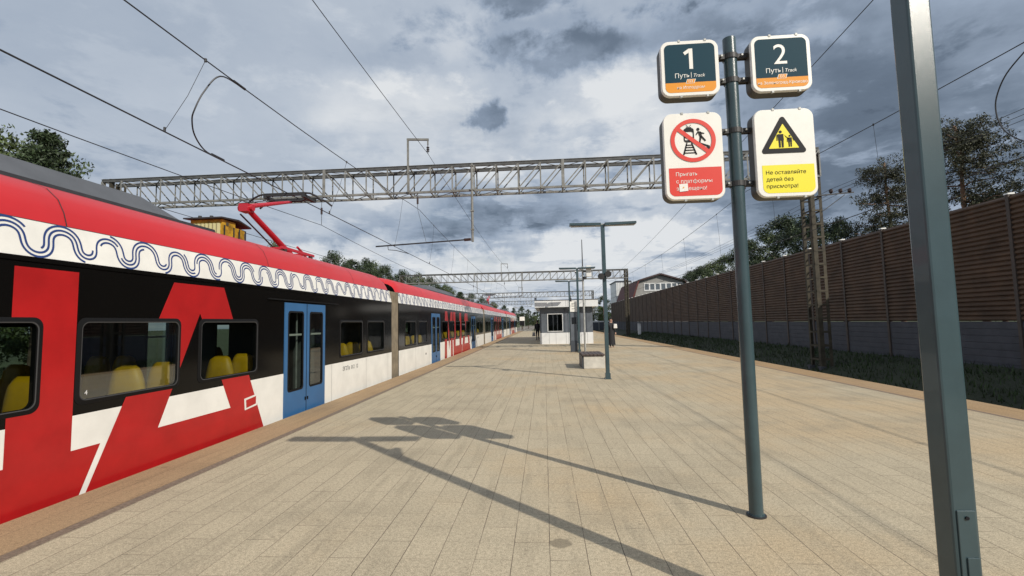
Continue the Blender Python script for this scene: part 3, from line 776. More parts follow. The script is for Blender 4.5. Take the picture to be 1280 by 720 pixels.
m.tube([M0(8.05), M0(8.4)], .024, wire_m, 6); m.tube([(-6.46, 8.5, 5.03), (-6.46, 8.85, 5.03)], .024, wire_m, 6); m.build('jumper', cL, oL)
cR, oR = catenary(9.5, lambda y: 9.5, 7.45, lambda y: 6.66, 4.68, 'overhead contact wire and its droppers above the right track', -6.2)
m = MB(); m.tube(smooth_pts([(9.5, 9.30, 6.72), (9.5, 9.77, 6.43), (9.5, 10.01, 6.08), (9.5, 10.06, 5.76), (9.5, 9.98, 5.41), (9.5, 9.79, 5.13), (9.5, 9.45, 4.86), (9.5, 9.0, 4.69)]), .013, wire_m, 8); m.build('jumper', cR, oR)
def wire(pts, r, label, name='overhead_wire', group=None, n=6):
    # spans of a hanging wire between the given points (x, y, z, sag to the next)
    P_ = []
    for a, b in zip(pts, pts[1:]):
        for k in range(12):
            t = k/12; P_.append((a[0]+(b[0]-a[0])*t, a[1]+(b[1]-a[1])*t, a[2]+(b[2]-a[2])*t-a[3]*4*t*(1-t)))
    P_.append(pts[-1][:3]); m = MB(); m.tube(P_, r, wire_m, n)
    return tag(m.build(name, None, pts[len(pts)//2][:3]), label, 'overhead wire', group)
wire([(-5.4, -20, 9.5, .3), (-5.5, 22, 9.95, .55), (-5.5, 71.5, 9.95, .55), (-5.5, 121, 9.95, .5), (-5.5, 170, 9.95, 0)], .012, 'feeder wire hung from the bracket on top of the nearest gantry')
wire([(-10.9, -27, 6.5, .55), (-10.9, 22, 6.6, .6), (-10.9, 71.5, 6.6, .6), (-10.9, 121, 6.6, 0)], .012, 'lowest overhead wire on the far side of the train, meeting the left frame edge')
wire([(-10.9, -27, 5.1, .02), (-10.9, 121, 5.1, 0)], .009, 'thin contact wire over the hidden second track behind the train')
wire([(8.0, 6., 9.45, .02), (9.35, 22, 9.7, .25), (12.2, 71.5, 9.55, .4), (12.2, 121, 9.5, 0)], .012, 'steep feeder wire climbing behind the right hand signs')
for x, lab in ((13.3, 'leftmost of three signal wires on the mast cross arm'), (13.72, 'middle of three signal wires on the mast cross arm'), (14.12, 'rightmost of three signal wires on the mast cross arm')):
    wire([(x, -27, 7.4, .4), (x, 22, 7.4, .5), (x, 71.5, 7.4, .5), (x, 121, 7.4, 0)], .008, lab, group='signal wires beside the barrier')

# ------------------------------------------------------------------ noise barrier
FXX = 16.3
nbar = empty('noise_barrier', (FXX, 20, -.4), 'long tall noise barrier of brown slats over a grey base along the right track', 'noise barrier'); o = (FXX, 20, -.4)
y = 17.1-3.05*7; ZG, ZBN, ZTN = -.5, 1.26, 5.66
while y < 112:
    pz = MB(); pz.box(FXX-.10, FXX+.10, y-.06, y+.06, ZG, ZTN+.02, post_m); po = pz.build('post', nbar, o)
    cp = MB(); cp.extr([(FXX-.13, ZTN+.02), (FXX+.13, ZTN+.02), (FXX+.1, ZTN+.09), (FXX-.11, ZTN+.07)], 'y', y-.08, y+.08, sunlit_tip_m); cp.build('sunlit_tip', po, o)  # added pale block, stands in for sun catching the post top
    bp = MB(); n = 25; dz_ = (ZTN-ZBN-.03)/n
    prof = []
    for k in range(n):
        z = ZBN+.02+k*dz_; prof += [(FXX-.015, z), (FXX-.075, z+dz_*.30), (FXX-.075, z+dz_*.62), (FXX-.015, z+dz_*.92)]
    prof += [(FXX-.015, ZTN), (FXX+.05, ZTN), (FXX+.05, ZBN+.02)]
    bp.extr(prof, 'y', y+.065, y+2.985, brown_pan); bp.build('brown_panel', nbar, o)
    gp = MB(); prof = []; n = 7; dz_ = (ZBN-ZG)/n
    for k in range(n):
        z = ZG+k*dz_; prof += [(FXX-.05, z), (FXX-.05, z+dz_*.9), (FXX-.035, z+dz_*.93), (FXX-.035, z+dz_*.98)]
    prof += [(FXX-.04, ZBN), (FXX+.06, ZBN), (FXX+.06, ZG)]
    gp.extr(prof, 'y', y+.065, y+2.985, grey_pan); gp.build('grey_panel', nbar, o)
    y += 3.05
# small white cabinet post by the far barrier
cb = empty('signal_cabinet', (13.9, 69, -.6), 'small white cabinet post standing against the far brown barrier', 'cabinet')
m = MB(); m.box(13.6, 14.0, 69, 69.4, -.6, 1.0, kiosk_white); m.build('cabinet_body', cb, (13.9, 69, -.6), bevel=.02)
m = MB(); m.extr([(13.55, 1.0), (14.05, 1.0), (13.8, 1.14)], 'y', 68.95, 69.45, galv); m.build('cabinet_roof', cb, (13.9, 69, -.6))

# ------------------------------------------------------------------ platform furniture
def lamp_tree(first):
    x, y = first
    L = empty('lamp_post', (x, y, 0), 'x', 'lamp post', 'T-shaped platform lamp posts'); o = (x, y, 0)
    m = MB(); m.box(x-.052, x+.052, y, y+.104, 0, 4.27, steel_paint); m.build('pole', L, o, bevel=.010)
    m = MB(); m.box(x-.09, x+.09, y-.038, y+.142, 0.002, .02, steel_paint); m.box(x-.068, x+.068, y-.016, y+.12, .02, .16, steel_paint)
    for sx in (-.075, .075):
        for sy in (-.02, .125): m.tube([(x+sx, y+sy, .02), (x+sx, y+sy, .035)], .012, galv, 6)
    m.build('base_flange', L, o)
    for s in (-1, 1):
        m = MB(); m.extr([(x+s*.055, 4.24), (x+s*.92, 4.27), (x+s*.92, 4.33), (x+s*.055, 4.315)], 'y', y-.06, y+.16, steel_paint)
        m.box(min(x+s*.2, x+s*.88), max(x+s*.2, x+s*.88), y-.02, y+.12, 4.238, 4.262, galv); m.build('lamp_head', L, o)
    m = MB(); m.box(x-.058, x+.058, y+.01, y+.094, 4.272, 4.30, galv); m.build('pole_cap', L, o)
    m = MB(); m.box(x-.036, x+.038, y-.006, y-.0005, .30, .765, steel_paint); m.build('cover_plate', L, o, bevel=.003)
    m = MB(); m.box(x-.014, x+.034, y-.012, y-.0065, .40, .575, steel_paint); m.build('lock_plate', L, o, bevel=.002); m = MB(); m.tube([(x-.0, y-.007, .735), (x-.0, y-.011, .735)], .008, sign_black, 8); m.build('keyhole', L, o)
    return L
L1 = lamp_tree((1.757, 2.16))
def speaker(L, x, y, z, side_, off=.11):
    o = (x, y, 0); m = MB(); c = (x+side_*off, y+.02, z)
    m.tube([(x, y+.05, z), (c[0], y+.02, z)], .02, darkm, 8)
    m.tube([(c[0], y+.10, z), (c[0], y+.02, z), (c[0], y-.10, z-.03), (c[0], y-.14, z-.035)], [.04, .06, .088, .09], darkm, 16); return m
ob = MB
def add_speaker(L, sx, z, off=.11):
    x, y = L.location.x, L.location.y; m = speaker(L, x, y, z, sx, off); return m.build('loudspeaker', L, (x, y, 0), smooth=False)
labs = ['nearest lamp post, square blue grey column cut by the right frame edge', 'T-shaped blue grey lamp post standing beside the concrete bench',
        'T-shaped lamp post between the ticket terminal and the thin camera mast', 'T-shaped lamp post directly in front of the ticket kiosk window',
        'farther T-shaped lamp post hidden mostly by the kiosk', 'farthest T-shaped lamp post beyond the kiosk']
pos = [(1.757, 2.16), (1.69, 12.94), (1.72, 23.7), (1.70, 31.2)]
lamps = [L1]
for k in range(1, 4): lamps.append(copy_tree(L1, None, (pos[k][0], pos[k][1], 0)))
for L, lab in zip(lamps, labs): L['label'] = lab
add_speaker(lamps[0], 1, 3.75, .22); add_speaker(lamps[1], 1, 2.90, .085); add_speaker(lamps[1], -1, 2.84); add_speaker(lamps[3], -1, 2.45)
m = MB(); m.box(1.60, 1.665, 23.56, 23.70, 4.02, 4.12, kiosk_white); m.tube([(1.63, 23.5, 4.04), (1.63, 23.56, 4.05)], .035, sign_black, 10); m.build('camera', lamps[2], (1.72, 23.7, 0))

# sign post
PX, PY = 1.667, 4.0
sp = empty('sign_post', (PX, PY, 0), 'blue grey round post carrying four white-edged platform signs', 'sign post'); o = (PX, PY, 0)
m = MB(); m.tube([(PX, PY, 0), (PX, PY, 4.02)], .054, steel_paint, 28); pole = m.build('pole', sp, o, smooth=True); 
es = pole.modifiers.new('split', 'EDGE_SPLIT'); es.split_angle = R(40)
m = MB(); m.tube([(PX, PY, 0.001), (PX, PY, .012)], .075, darkm, 24); m.tube([(PX, PY, .012), (PX, PY, .02)], .062, steel_paint, 24); m.build('base_ring', sp, o)
SF = 3.905  # front plane of the signs
for z in (3.85, 3.635, 3.19, 2.73):
    m = MB(); m.tube([(PX, PY, z-.022), (PX, PY, z+.022)], .062, darkm, 20)
    for s in (-1, 1):
        m.box(min(PX+s*.05, PX+s*.135), max(PX+s*.05, PX+s*.135), PY-.03, PY-.012, z-.02, z+.02, darkm); m.box(min(PX+s*.05, PX+s*.135), max(PX+s*.05, PX+s*.135), PY+.005, PY+.02, z-.02, z+.02, darkm)
        m.tube([(PX+s*.085, PY-.05, z), (PX+s*.085, PY+.04, z)], .009, galv, 6)
    m.build('clamp', sp, o)
def sign_box(x0, x1, z0, z1, label):
    m = MB(); out = rrect(x0, x1, z0, z1, .075, 8); n = len(out); D = .125
    inset = lambda d: rrect(x0+d, x1-d, z0+d, z1-d, max(.02, .075-d), 8)
    rings = [(out, SF+D, sign_side), (out, SF+.028, sign_side), (out, SF+.006, sign_white), (inset(.006), SF, sign_white)]
    for (ra, ya, ma), (rb, yb, mb_) in zip(rings, rings[1:]):
        for i in range(n):
            j = (i+1) % n; m.face([(ra[i][0], ya, ra[i][1]), (ra[j][0], ya, ra[j][1]), (rb[j][0], yb, rb[j][1]), (rb[i][0], yb, rb[i][1])], sign_side if mb_ is sign_side else sign_white)
    m.face([(q[0], SF, q[1]) for q in rings[-1][0]], sign_white); m.face([(q[0], SF+D, q[1]) for q in out], sign_side)
    # clips on the rim
    for xx, zz2 in ((x0+(x1-x0)*.33, z1), (x0+(x1-x0)*.78, z1), (x0+(x1-x0)*.33, z0), (x0+(x1-x0)*.78, z0)):
        m.box(xx-.009, xx+.009, SF-.004, SF+.02, zz2-.012, zz2+.006, galv)
    s_ = m.build('sign', sp, o); s_['label'] = label; return s_
def flat(m, pts, mat, lift): m.face([(q[0], SF-lift, q[1]) for q in pts], mat)
def ringf(m, a, b, mat, lift):
    n = len(a)
    for i in range(n):
        j = (i+1) % n; flat(m, [a[i], a[j], b[j], b[i]], mat, lift)
# --- track number signs
for (x0, num, dest, lab) in ((1.05, '1', 'на Ипподром', 'upper left sign, track 1'), (1.80, '2', 'на Зеленоград-Крюково', 'upper right sign, track 2')):
    x1 = x0+.485; z0, z1 = 3.485, 3.975; s_ = sign_box(x0, x1, z0, z1, lab)
    f = MB(); d = .032; full = rrect(x0+d, x1-d, z0+d, z1-d, .045, 8); zs_ = z0+.118
    flat(f, clip(full, 1, zs_, False), sign_teal, .0015); flat(f, clip(full, 1, zs_, True), sign_orange, .0015)
    cx_ = (x0+x1)/2
    f.build('face_panel', s_, o)
    t = MB(); fn = lambda bx, bz: (lambda a, b: (bx+a, SF-.003, bz+b))
    if num == '1':
        bx, bz = cx_-.006, z0+.235; flat(t, [(bx+.001, bz), (bx+.032, bz), (bx+.032, bz+.180), (bx+.008, bz+.180), (bx+.001, bz+.150)], sign_white, .003)
        flat(t, [(bx+.008, bz+.1795), (bx+.0009, bz+.1795), (bx-.046, bz+.148), (bx-.032, bz+.124), (bx+.0009, bz+.145)], sign_white, .003)
    else: put_text(t, num, .178, sign_white, fn(cx_-.006, z0+.235), 'C')
    t.build('number', s_, o); t = MB(); put_text(t, 'Путь', .040, sign_white, fn(x0+.115, z0+.160)); put_text(t, 'Track', .030, sign_white, fn(x0+.270, z0+.163), 'L', .25)
    t.box(x0+.248, x0+.252, SF-.003, SF-.002, z0+.157, z0+.205, sign_white)
    t.build('lettering', s_, o); t = MB(); put_text(t, dest, .026, sign_white, fn(cx_, z0+.062), 'C', fit=.40)
    t.build('destination_lettering', s_, o); t = MB(); flat(t, [(cx_-.042, z0+.108), (cx_+.030, z0+.108), (cx_+.044, z0+.146), (cx_-.028, z0+.146)], sign_white, .0022); flat(t, [(cx_-.036, z0+.111), (cx_+.027, z0+.111), (cx_+.038, z0+.143), (cx_-.025, z0+.143)], sign_orange, .003)
    put_text(t, 'D3', .022, sign_white, lambda a, b: (cx_+a, SF-.0038, z0+.116+b), 'C')
    t.build('route_badge', s_, o)
# --- prohibition sign
x0, x1, z0, z1 = 1.045, 1.53, 2.59, 3.335; s_ = sign_box(x0, x1, z0, z1, 'lower left sign, red prohibition circle')
f = MB(); full = rrect(x0+.032, x1-.022, z0+.032, z1-.022, .05, 8); flat(f, clip(full, 1, z0+.272, True), sign_red, .0015); f.build('face_panel', s_, o)
t = MB(); cx_, cz_ = x0+.242, z1-.240; Rr = .186
circ = lambda r, n=48, c=(cx_, cz_): [(c[0]+r*math.cos(2*math.pi*k/n), c[1]+r*math.sin(2*math.pi*k/n)) for k in range(n)]
def P(pts, m=sign_black, lift=.003): flat(t, [(cx_+a, cz_+b) for a, b in pts], m, lift)
# tram front over rails
ringf(t, [(cx_+a, cz_+b) for a, b in rrect(-.075, .010, -.015, .108, .022, 4)], [(cx_+a, cz_+b) for a, b in rrect(-.066, .001, -.006, .076, .014, 4)], sign_black, .003)
P([(-.066, .004), (.001, .004), (.001, -.004), (-.066, -.004)]); P([(-.066, .030), (.001, .030), (.001, .022), (-.066, .022)])
P([(-.055, .116), (-.008, .116), (-.012, .108), (-.05, .108)]); P([(-.054, .134), (-.05, .136), (-.034, .120), (-.038, .118)]); P([(-.010, .134), (-.014, .136), (-.030, .120), (-.026, .118)])
P([(-.056, -.018), (-.046, -.018), (-.074, -.122), (-.088, -.122)]); P([(-.018, -.018), (-.008, -.018), (.030, -.122), (.016, -.122)])
for k, z in enumerate((-.035, -.055, -.078, -.102)): P([(-.06-.006*k, z), (-.006+.008*k, z), (-.005+.008*k, z-.009), (-.062-.006*k, z-.009)])
# leaping figure and platform step
flat(t, circ(.013, 16, (cx_+.045, cz_+.094)), sign_black, .003)
P([(.040, .078), (.066, .074), (.078, .030), (.056, .026)]); P([(.058, .030), (.078, .034), (.108, -.004), (.098, -.012)]); P([(.056, .030), (.070, .026), (.060, -.022), (.048, -.020)])
P([(.060, .074), (.070, .068), (.096, .060), (.094, .052), (.066, .056)]); P([(.042, .078), (.046, .066), (.030, .044), (.024, .050)])
P([(.055, -.020), (.135, -.050), (.135, -.06), (.140, -.092), (.118, -.082), (.108, -.056), (.052, -.030)])
ringf(t, circ(Rr), circ(Rr-.034), sign_red, .005)
a = R(-40); dx_, dz_ = math.cos(a), math.sin(a); L_ = Rr-.015; hw = .017
t.face([(cx_+dx_*q*L_-dz_*s*hw, SF-.0045, cz_+dz_*q*L_+dx_*s*hw) for q, s in ((-1, -1), (1, -1), (1, 1), (-1, 1))], sign_red)
t.build('pictogram', s_, o)
for k, ln in enumerate(('Прыгать', 'с платформы', 'запрещено!')):
    t = MB(); put_text(t, ln, .032, sign_white, (lambda zz_: lambda a, b: (x0+.088+a, SF-.003, zz_+b))(z0+.203-.061*k), fit=.36); t.build('lettering', s_, o)
t = MB(); t.face([(x0+.112, SF-.005, z0+.068), (x0+.182, SF-.006, z0+.074), (x0+.180, SF-.005, z0+.138), (x0+.109, SF-.005, z0+.134)], sign_white)
t.face([(x0+.136, SF-.007, z0+.096), (x0+.152, SF-.007, z0+.100), (x0+.144, SF-.007, z0+.112)], sign_orange); t.build('sticker', s_, o)
# --- warning sign
x0, x1, z0, z1 = 1.79, 2.272, 2.585, 3.33; s_ = sign_box(x0, x1, z0, z1, 'lower right sign, yellow warning triangle')
f = MB(); full = rrect(x0+.045, x1-.022, z0+.032, z1-.022, .05, 8); flat(f, clip(full, 1, z0+.268, True), sign_yellow, .0015); f.build('face_panel', s_, o)
t = MB()
def rtri(cx, cz, r, rad, n=5):
    pts = []
    for k in range(3):
        a = R(90+120*k); c = (cx+(r-2*rad)*math.cos(a), cz+(r-2*rad)*math.sin(a))
        for i in range(n+1):
            b = a+R(-60+120*i/n); pts.append((c[0]+rad*math.cos(b), c[1]+rad*math.sin(b)))
    return pts
tx_, tz_ = x0+.228, z1-.268
flat(t, rtri(tx_, tz_, .222, .022), sign_black, .0025); flat(t, rtri(tx_, tz_, .140, .003), sign_yellow, .004)
def fig(cx, cz, s):
    q = lambda pts: t.face([(cx+a*s, SF-.0055, cz+b*s) for a, b in pts], sign_black)
    t.face([(cx+.013*s*math.cos(k*.5236), SF-.0055, cz+(.128+.013*math.sin(k*.5236))*s) for k in range(12)], sign_black)
    q([(-.024, .108), (.024, .108), (.026, .050), (-.022, .05)]); q([(-.020, .05), (-.002, .05), (-.002, -.012), (-.018, -.012)]); q([(.004, .05), (.024, .05), (.022, -.012), (.006, -.012)])
    q([(-.024, .108), (-.034, .098), (-.036, .05), (-.028, .05)]); q([(.024, .108), (.030, .102), (.072, .062), (.066, .056)] if s > .9 else [(.024, .108), (.03, .1), (.058, .07), (.05, .062)])
    if s < .9: q([(-.024, .108), (-.05, .128), (-.054, .120), (-.02, .092)])
fig(tx_-.022, tz_-.052, .95); fig(tx_+.050, tz_-.052, .66)
t.build('pictogram', s_, o)
for k, ln in enumerate(('Не оставляйте', 'детей без', 'присмотра!')):
    t = MB(); put_text(t, ln, .033, sign_black, (lambda zz_: lambda a, b: (x0+.073+a, SF-.003, zz_+b))(z0+.190-.058*k), fit=.345); t.build('lettering', s_, o)

# bench
bn = empty('bench', (1.62, 16.4, 0), 'low concrete bench with a dark slatted wooden top beside the lamp post', 'bench'); o = (1.62, 16.4, 0)
m = MB(); m.box(1.27, 1.97, 15.75, 17.2, 0, .42, concrete); m.build('base', bn, o, bevel=.015)
m = MB(); m.box(1.225, 1.268, 15.78, 17.2, .0, .42, kiosk_dark); m.build('end_panel', bn, o)
for k in range(6):
    m = MB(); xx = 1.225+k*.126; m.box(xx, xx+.112, 15.70, 17.25, .435, .485, wood); m.build('slat', bn, o, bevel=.006)
m = MB(); 
for yy in (15.85, 16.45, 17.05): m.box(1.24, 1.96, yy, yy+.06, .42, .435, darkm)
m.build('slat_support', bn, o)

# ticket terminal
tt = empty('ticket_terminal', (1.5, 24.5, 0), 'narrow grey ticket terminal with black screen and a white board on top', 'ticket machine'); o = (1.5, 24.5, 0)
m = MB(); m.box(1.33, 1.69, 24.4, 24.75, 0, .58, kiosk_dark); m.build('plinth', tt, o, bevel=.01)
m = MB(); m.box(1.35, 1.67, 24.42, 24.72, .58, 2.05, kiosk_grey); m.build('cabinet', tt, o, bevel=.01)
m = MB(); m.box(1.42, 1.655, 24.405, 24.418, 1.45, 1.79, screen_m); m.build('screen', tt, o)
m = MB(); m.box(1.345, 1.70, 24.38, 24.41, 2.08, 2.62, sign_white)
for z in (2.48, 2.36, 2.22): m.box(1.43, 1.60, 24.374, 24.379, z, z+.04, galv)
m.build('notice_board', tt, o)
m = MB(); m.tube([(1.40, 24.5, 2.05), (1.40, 24.5, 2.95)], .018, darkm, 8); m.box(1.36, 1.44, 24.45, 24.55, 2.62, 2.8, darkm); m.build('aerial', tt, o)

# camera mast
cm = empty('camera_mast', (2.03, 24.0, 0), 'thin pale mast with a white box, cameras and a tall whip aerial behind the bench', 'mast'); o = (2.03, 24., 0)
m = MB(); m.tube([(2.03, 24, 0), (2.03, 24, 4.4)], .05, galv, 12); m.build('pole', cm, o)
m = MB(); m.tube([(2.03, 24, 4.4), (2.03, 24, 5.8)], [.03, .018], darkm, 8); m.build('aerial', cm, o)
m = MB(); m.box(2.2, 2.46, 23.86, 24.06, 3.86, 4.44, kiosk_white); m.box(2.06, 2.2, 23.94, 24.0, 4.1, 4.16, darkm); m.build('equipment_box', cm, o, bevel=.01)
m = MB(); m.tube([(2.12, 23.95, 3.72), (2.12, 23.95, 3.86)], [.09, .10], darkm, 12); m.tube([(1.9, 23.75, 4.2), (1.9, 23.98, 4.22)], .05, kiosk_white, 10); m.bar((1.9, 23.95, 4.22), (2.03, 24, 4.22), .03, .03, darkm); m.build('camera', cm, o)

# kiosk
kx0, kx1, ky0, ky1 = -.34, 3.40, 33.2, 46.
kk = empty('ticket_kiosk', (1.5, 39, 0), 'flat-roofed white and grey ticket kiosk in the middle of the platform', 'kiosk'); o = (1.5, 39, 0)
def wall_rect(m, a0, a1, z0, z1, holes_, f, mat):
    ps = [[(a0, z0), (a1, z0), (a1, z1), (a0, z1)]]
    for h_ in holes_: ps = subtract(ps, h_)
    for p_ in ps:
        if area(p_) > 1e-4: m.face([f(*q) for q in p_], mat)
win = (.20, 1.30, .88, 2.15); dhole = (1.75, 2.45, 0.02, 2.2)
fr = lambda a, b: (a, ky0, b)
m = MB(); wall_rect(m, kx0, kx1, 0, .80, [dhole], fr, kiosk_white); wall_rect(m, kx0, kx1, .80, 2.6, [win, dhole], fr, kiosk_grey)
for x in (kx0, kx1):
    m.face([(x, ky0, 0), (x, ky1, 0), (x, ky1, .8), (x, ky0, .8)], kiosk_white); m.face([(x, ky0, .8), (x, ky1, .8), (x, ky1, 2.6), (x, ky0, 2.6)], kiosk_grey)
m.face([(kx0, ky1, 0), (kx1, ky1, 0), (kx1, ky1, 2.6), (kx0, ky1, 2.6)], kiosk_grey); m.box(kx0+.05, kx1-.05, ky0+.05, ky1-.05, .01, .05, floor_m)
m.box(kx0+.1, kx1-.1, 36.0, 36.1, .05, 2.6, inner)
m.build('wall', kk, o)
for x in (.3, .78, 1.5, 1.68, 2.55, 3.0): m = MB(); m.box(x, x+.012, ky0-.006, ky0-.001, 0.02, .80, kiosk_grey); m.build('panel_joint', kk, o)
for x in (1.42, 1.66, 2.52, 2.95): m = MB(); m.box(x, x+.03, ky0-.02, ky0-.001, .80, 2.6, kiosk_dark); m.build('panel_post', kk, o)
m = MB(); m.box(kx0-.33, kx1+.36, ky0-.45, ky1+.4, 2.60, 3.08, kiosk_white)
for x in (.55, 1.52, 1.66, 2.9): m.box(x, x+.014, ky0-.456, ky0-.451, 2.605, 3.075, kiosk_grey)
m.box(kx0-.36, kx1+.39, ky0-.48, ky1+.43, 3.082, 3.12, kiosk_dark); m.build('roof_fascia', kk, o)
m = MB()
for a, b, c, d in ((.20, 1.30, .88, .92), (.20, 1.30, 2.11, 2.15), (.20, .25, .922, 2.108), (1.26, 1.30, .922, 2.108)): m.box(a, b, ky0-.04, ky0+.03, c, d, kiosk_white)
wn = m.build('window', kk, o); m = MB(); m.face([(.25, ky0, .92), (1.26, ky0, .92), (1.26, ky0, 2.11), (.25, ky0, 2.11)], wglass); m.box(.60, .62, ky0-.01, ky0+.01, .95, 2.08, kiosk_grey); m.box(.9, .92, ky0-.01, ky0+.01, .95, 2.08, kiosk_grey); m.build('pane', wn, o)
m = MB(); m.box(1.76, 2.44, ky0+.02, ky0+.06, .02, 2.19, kiosk_dark); m.box(1.86, 2.34, ky0+.012, ky0+.019, 1.0, 2.05, dark_glass); dd = m.build('door', kk, o)
m = MB(); m.tube([(2.36, ky0-.04, .95), (2.36, ky0-.04, 1.2)], .015, galv, 8); m.build('handle', dd, o)
m = MB(); m.box(kx0-.34, kx0-.2, ky0-.3, ky0-.1, 2.95+.2, 3.30, kiosk_dark); m.bar((kx0-.2, ky0-.2, 3.1), (kx0-.2, ky0-.2, 3.4), .03, .03, darkm); m.build('roof_camera', kk, o)
m = MB(); m.tube([(kx0-.35, ky0+.3, 2.2), (kx0-.1, ky0+.3, 2.3)], .03, darkm, 8); m.box(kx0-.42, kx0-.3, ky0+.2, ky0+.4, 2.1, 2.3, darkm); m.build('wall_lamp', kk, o)

# notice board at the end of the platform
nb_ = empty('end_board', (-3.9, 82.5, 0), 'white board over a black panel on two legs at the platform end', 'notice board'); o = (-3.9, 82.5, 0)
m = MB(); m.box(-4.4, -3.5, 82.5, 82.58, 1.85, 2.55, sign_white); m.build('white_board', nb_, o)
m = MB(); m.box(-4.35, -3.55, 82.5, 82.58, 1.0, 1.84, sign_black); m.build('black_panel', nb_, o)
for x in (-4.35, -3.55):
    m = MB(); m.tube([(x, 82.62, 0), (x, 82.62, 2.3)], .05, galv, 8); m.build('leg', nb_, o)

# ------------------------------------------------------------------ people
def person(x, y, facing, label, top_m, low_m, long_skirt=False, arm=0.):
    root = empty('person', (x, y, 0), label, 'person', None); root.rotation_euler = (0, 0, facing)
    me = bpy.data.meshes.new('body'); bm = bmesh.new(); sk = []
    def V(p, r): sk.append(r); return bm.verts.new(p)
    pel = V((0, 0, .93), (.15, .115)); wa = V((0, -.01, 1.10), (.125, .10)); ch = V((0, 0, 1.30), (.155, .115)); ne = V((0, .01, 1.46), (.06, .06)); he = V((0, -.01, 1.55), (.075, .085)); to = V((0, 0, 1.67), (.08, .09))
    ed = [(pel, wa), (wa, ch), (ch, ne), (ne, he), (he, to)]
    for s in (-1, 1):
        hp = V((s*.095, 0, .86), (.095, .095)); kn = V((s*.10, -.01+.03*s, .49), (.062, .066)); an = V((s*.105, .03+.05*s, .09), (.042, .045)); toe = V((s*.115, -.13+.05*s, .035), (.036, .03)); ed += [(pel, hp), (hp, kn), (kn, an), (an, toe)]
        sh = V((s*.18, 0, 1.38), (.062, .062)); el = V((s*.24, .02, 1.10), (.046, .046)); wr = V((s*.25, -.05-arm*(s > 0), .86), (.032, .034)); ha = V((s*.25, -.07-arm*(s > 0), .76), (.026, .04)); ed += [(ch, sh), (sh, el), (el, wr), (wr, ha)]
    for a, b in ed: bm.edges.new((a, b))
    bm.to_mesh(me); bm.free(); tmp = bpy.data.objects.new('body', me); col.objects.link(tmp)
    sm_ = tmp.modifiers.new('skin', 'SKIN'); sv = me.skin_vertices[0].data
    for i, r in enumerate(sk): sv[i].radius = r
    sv[0].use_root = True; tmp.modifiers.new('sub', 'SUBSURF').levels = 2; tmp.modifiers['sub'].render_levels = 2
    dg = bpy.context.evaluated_depsgraph_get(); m2 = bpy.data.meshes.new_from_object(tmp.evaluated_get(dg)); m2.name = 'body'; bpy.data.objects.remove(tmp)
    m2.materials.clear()
    for mt in (skin, top_m, low_m, sign_black): m2.materials.append(mt)
    for p_ in m2.polygons:
        c = p_.center; p_.use_smooth = True; i = 2
        if c.z > 1.455 or (abs(c.x) > .2 and c.z < .88 and c.z > .6): i = 0
        elif c.z > .95 or abs(c.x) > .2 and c.z > .8: i = 1
        elif c.z < .075: i = 3 if not long_skirt else 0
        p_.material_index = i
    bo = bpy.data.objects.new('body', m2); col.objects.link(bo); bo.parent = root
    hm = MB()
    for k in range(7):
        for j in range(12):
            def q(kk_, jj): 
                th = math.pi*.62*kk_/7; ph = 2*math.pi*jj/12; back = .5+.5*math.sin(ph); rr_ = .108
                return (rr_*math.sin(th)*math.cos(ph)*.9, .012+rr_*math.sin(th)*math.sin(ph)*1.05, 1.645+rr_*1.1*math.cos(th)-(.06*back if kk_ > 4 else 0))
            if not (k > 3 and 7 <= j <= 10): hm.face([q(k, j), q(k, j+1), q(k+1, j+1), q(k+1, j)], hair_m)
    h_ = hm.build('hair', root, smooth=True, weld=True)
    fm = MB()   # nose, eyes, mouth, ears
    fm.box(-.012, .012, -.125, -.09, 1.585, 1.62, skin)
    for s in (-1, 1): fm.box(s*.033-.01, s*.033+.01, -.104, -.09, 1.625, 1.635, sign_black); fm.box(s*.088-.008, s*.088+.008, -.02, .02, 1.58, 1.64, skin)
    fm.box(-.022, .022, -.102, -.088, 1.55, 1.557, sign_red); fm.build('face', root)
    if long_skirt:
        sm2 = MB(); rings_ = [(.17, .14, .98), (.20, .16, .8), (.21, .19, .45), (.23, .22, .16)]
        pts_ = [[(a*math.cos(t*math.pi/8), b*math.sin(t*math.pi/8), z) for t in range(16)] for a, b, z in rings_]
        for ra, rb in zip(pts_, pts_[1:]):
            for i in range(16): sm2.face([ra[i], ra[(i+1) % 16], rb[(i+1) % 16], rb[i]], low_m)
        sm2.build('skirt', root, smooth=True, weld=True)
    else:
        sm2 = MB(); rings_ = [(.125, .10, 1.44), (.20, .135, 1.36), (.19, .14, 1.1), (.185, .145, .88)]
        pts_ = [[(a*math.cos(t*math.pi/8), b*math.sin(t*math.pi/8), z) for t in range(16)] for a, b, z in rings_]
        for ra, rb in zip(pts_, pts_[1:]):
            for i in range(16): sm2.face([ra[i], ra[(i+1) % 16], rb[(i+1) % 16], rb[i]], top_m)
        sm2.build('jacket', root, smooth=True, weld=True)
    return root
person(-.62, 40.4, R(200), 'person in black clothes standing at the left corner of the kiosk', cloth_black, cloth_black)
bgt = empty('shoulder_bag', (-.93, 40.3, .28), 'grey bag held low by the person in black near the kiosk', 'bag'); o = (-.93, 40.3, .28)
m = MB(); m.extr([(-1.10, .36), (-.80, .36), (-.84, .70), (-1.06, .70)], 'y', 40.24, 40.38, bag_m); m.build('bag_body', bgt, o, bevel=.03)
m = MB(); m.tube([(-1.03, 40.31, .68), (-.98, 40.31, .78), (-.90, 40.31, .79), (-.86, 40.31, .68)], .012, cloth_black, 6); m.build('strap', bgt, o)
person(3.92, 27.9, R(20), 'person in long black clothes partly hidden behind the lamp post', cloth_black, cloth_black, True)

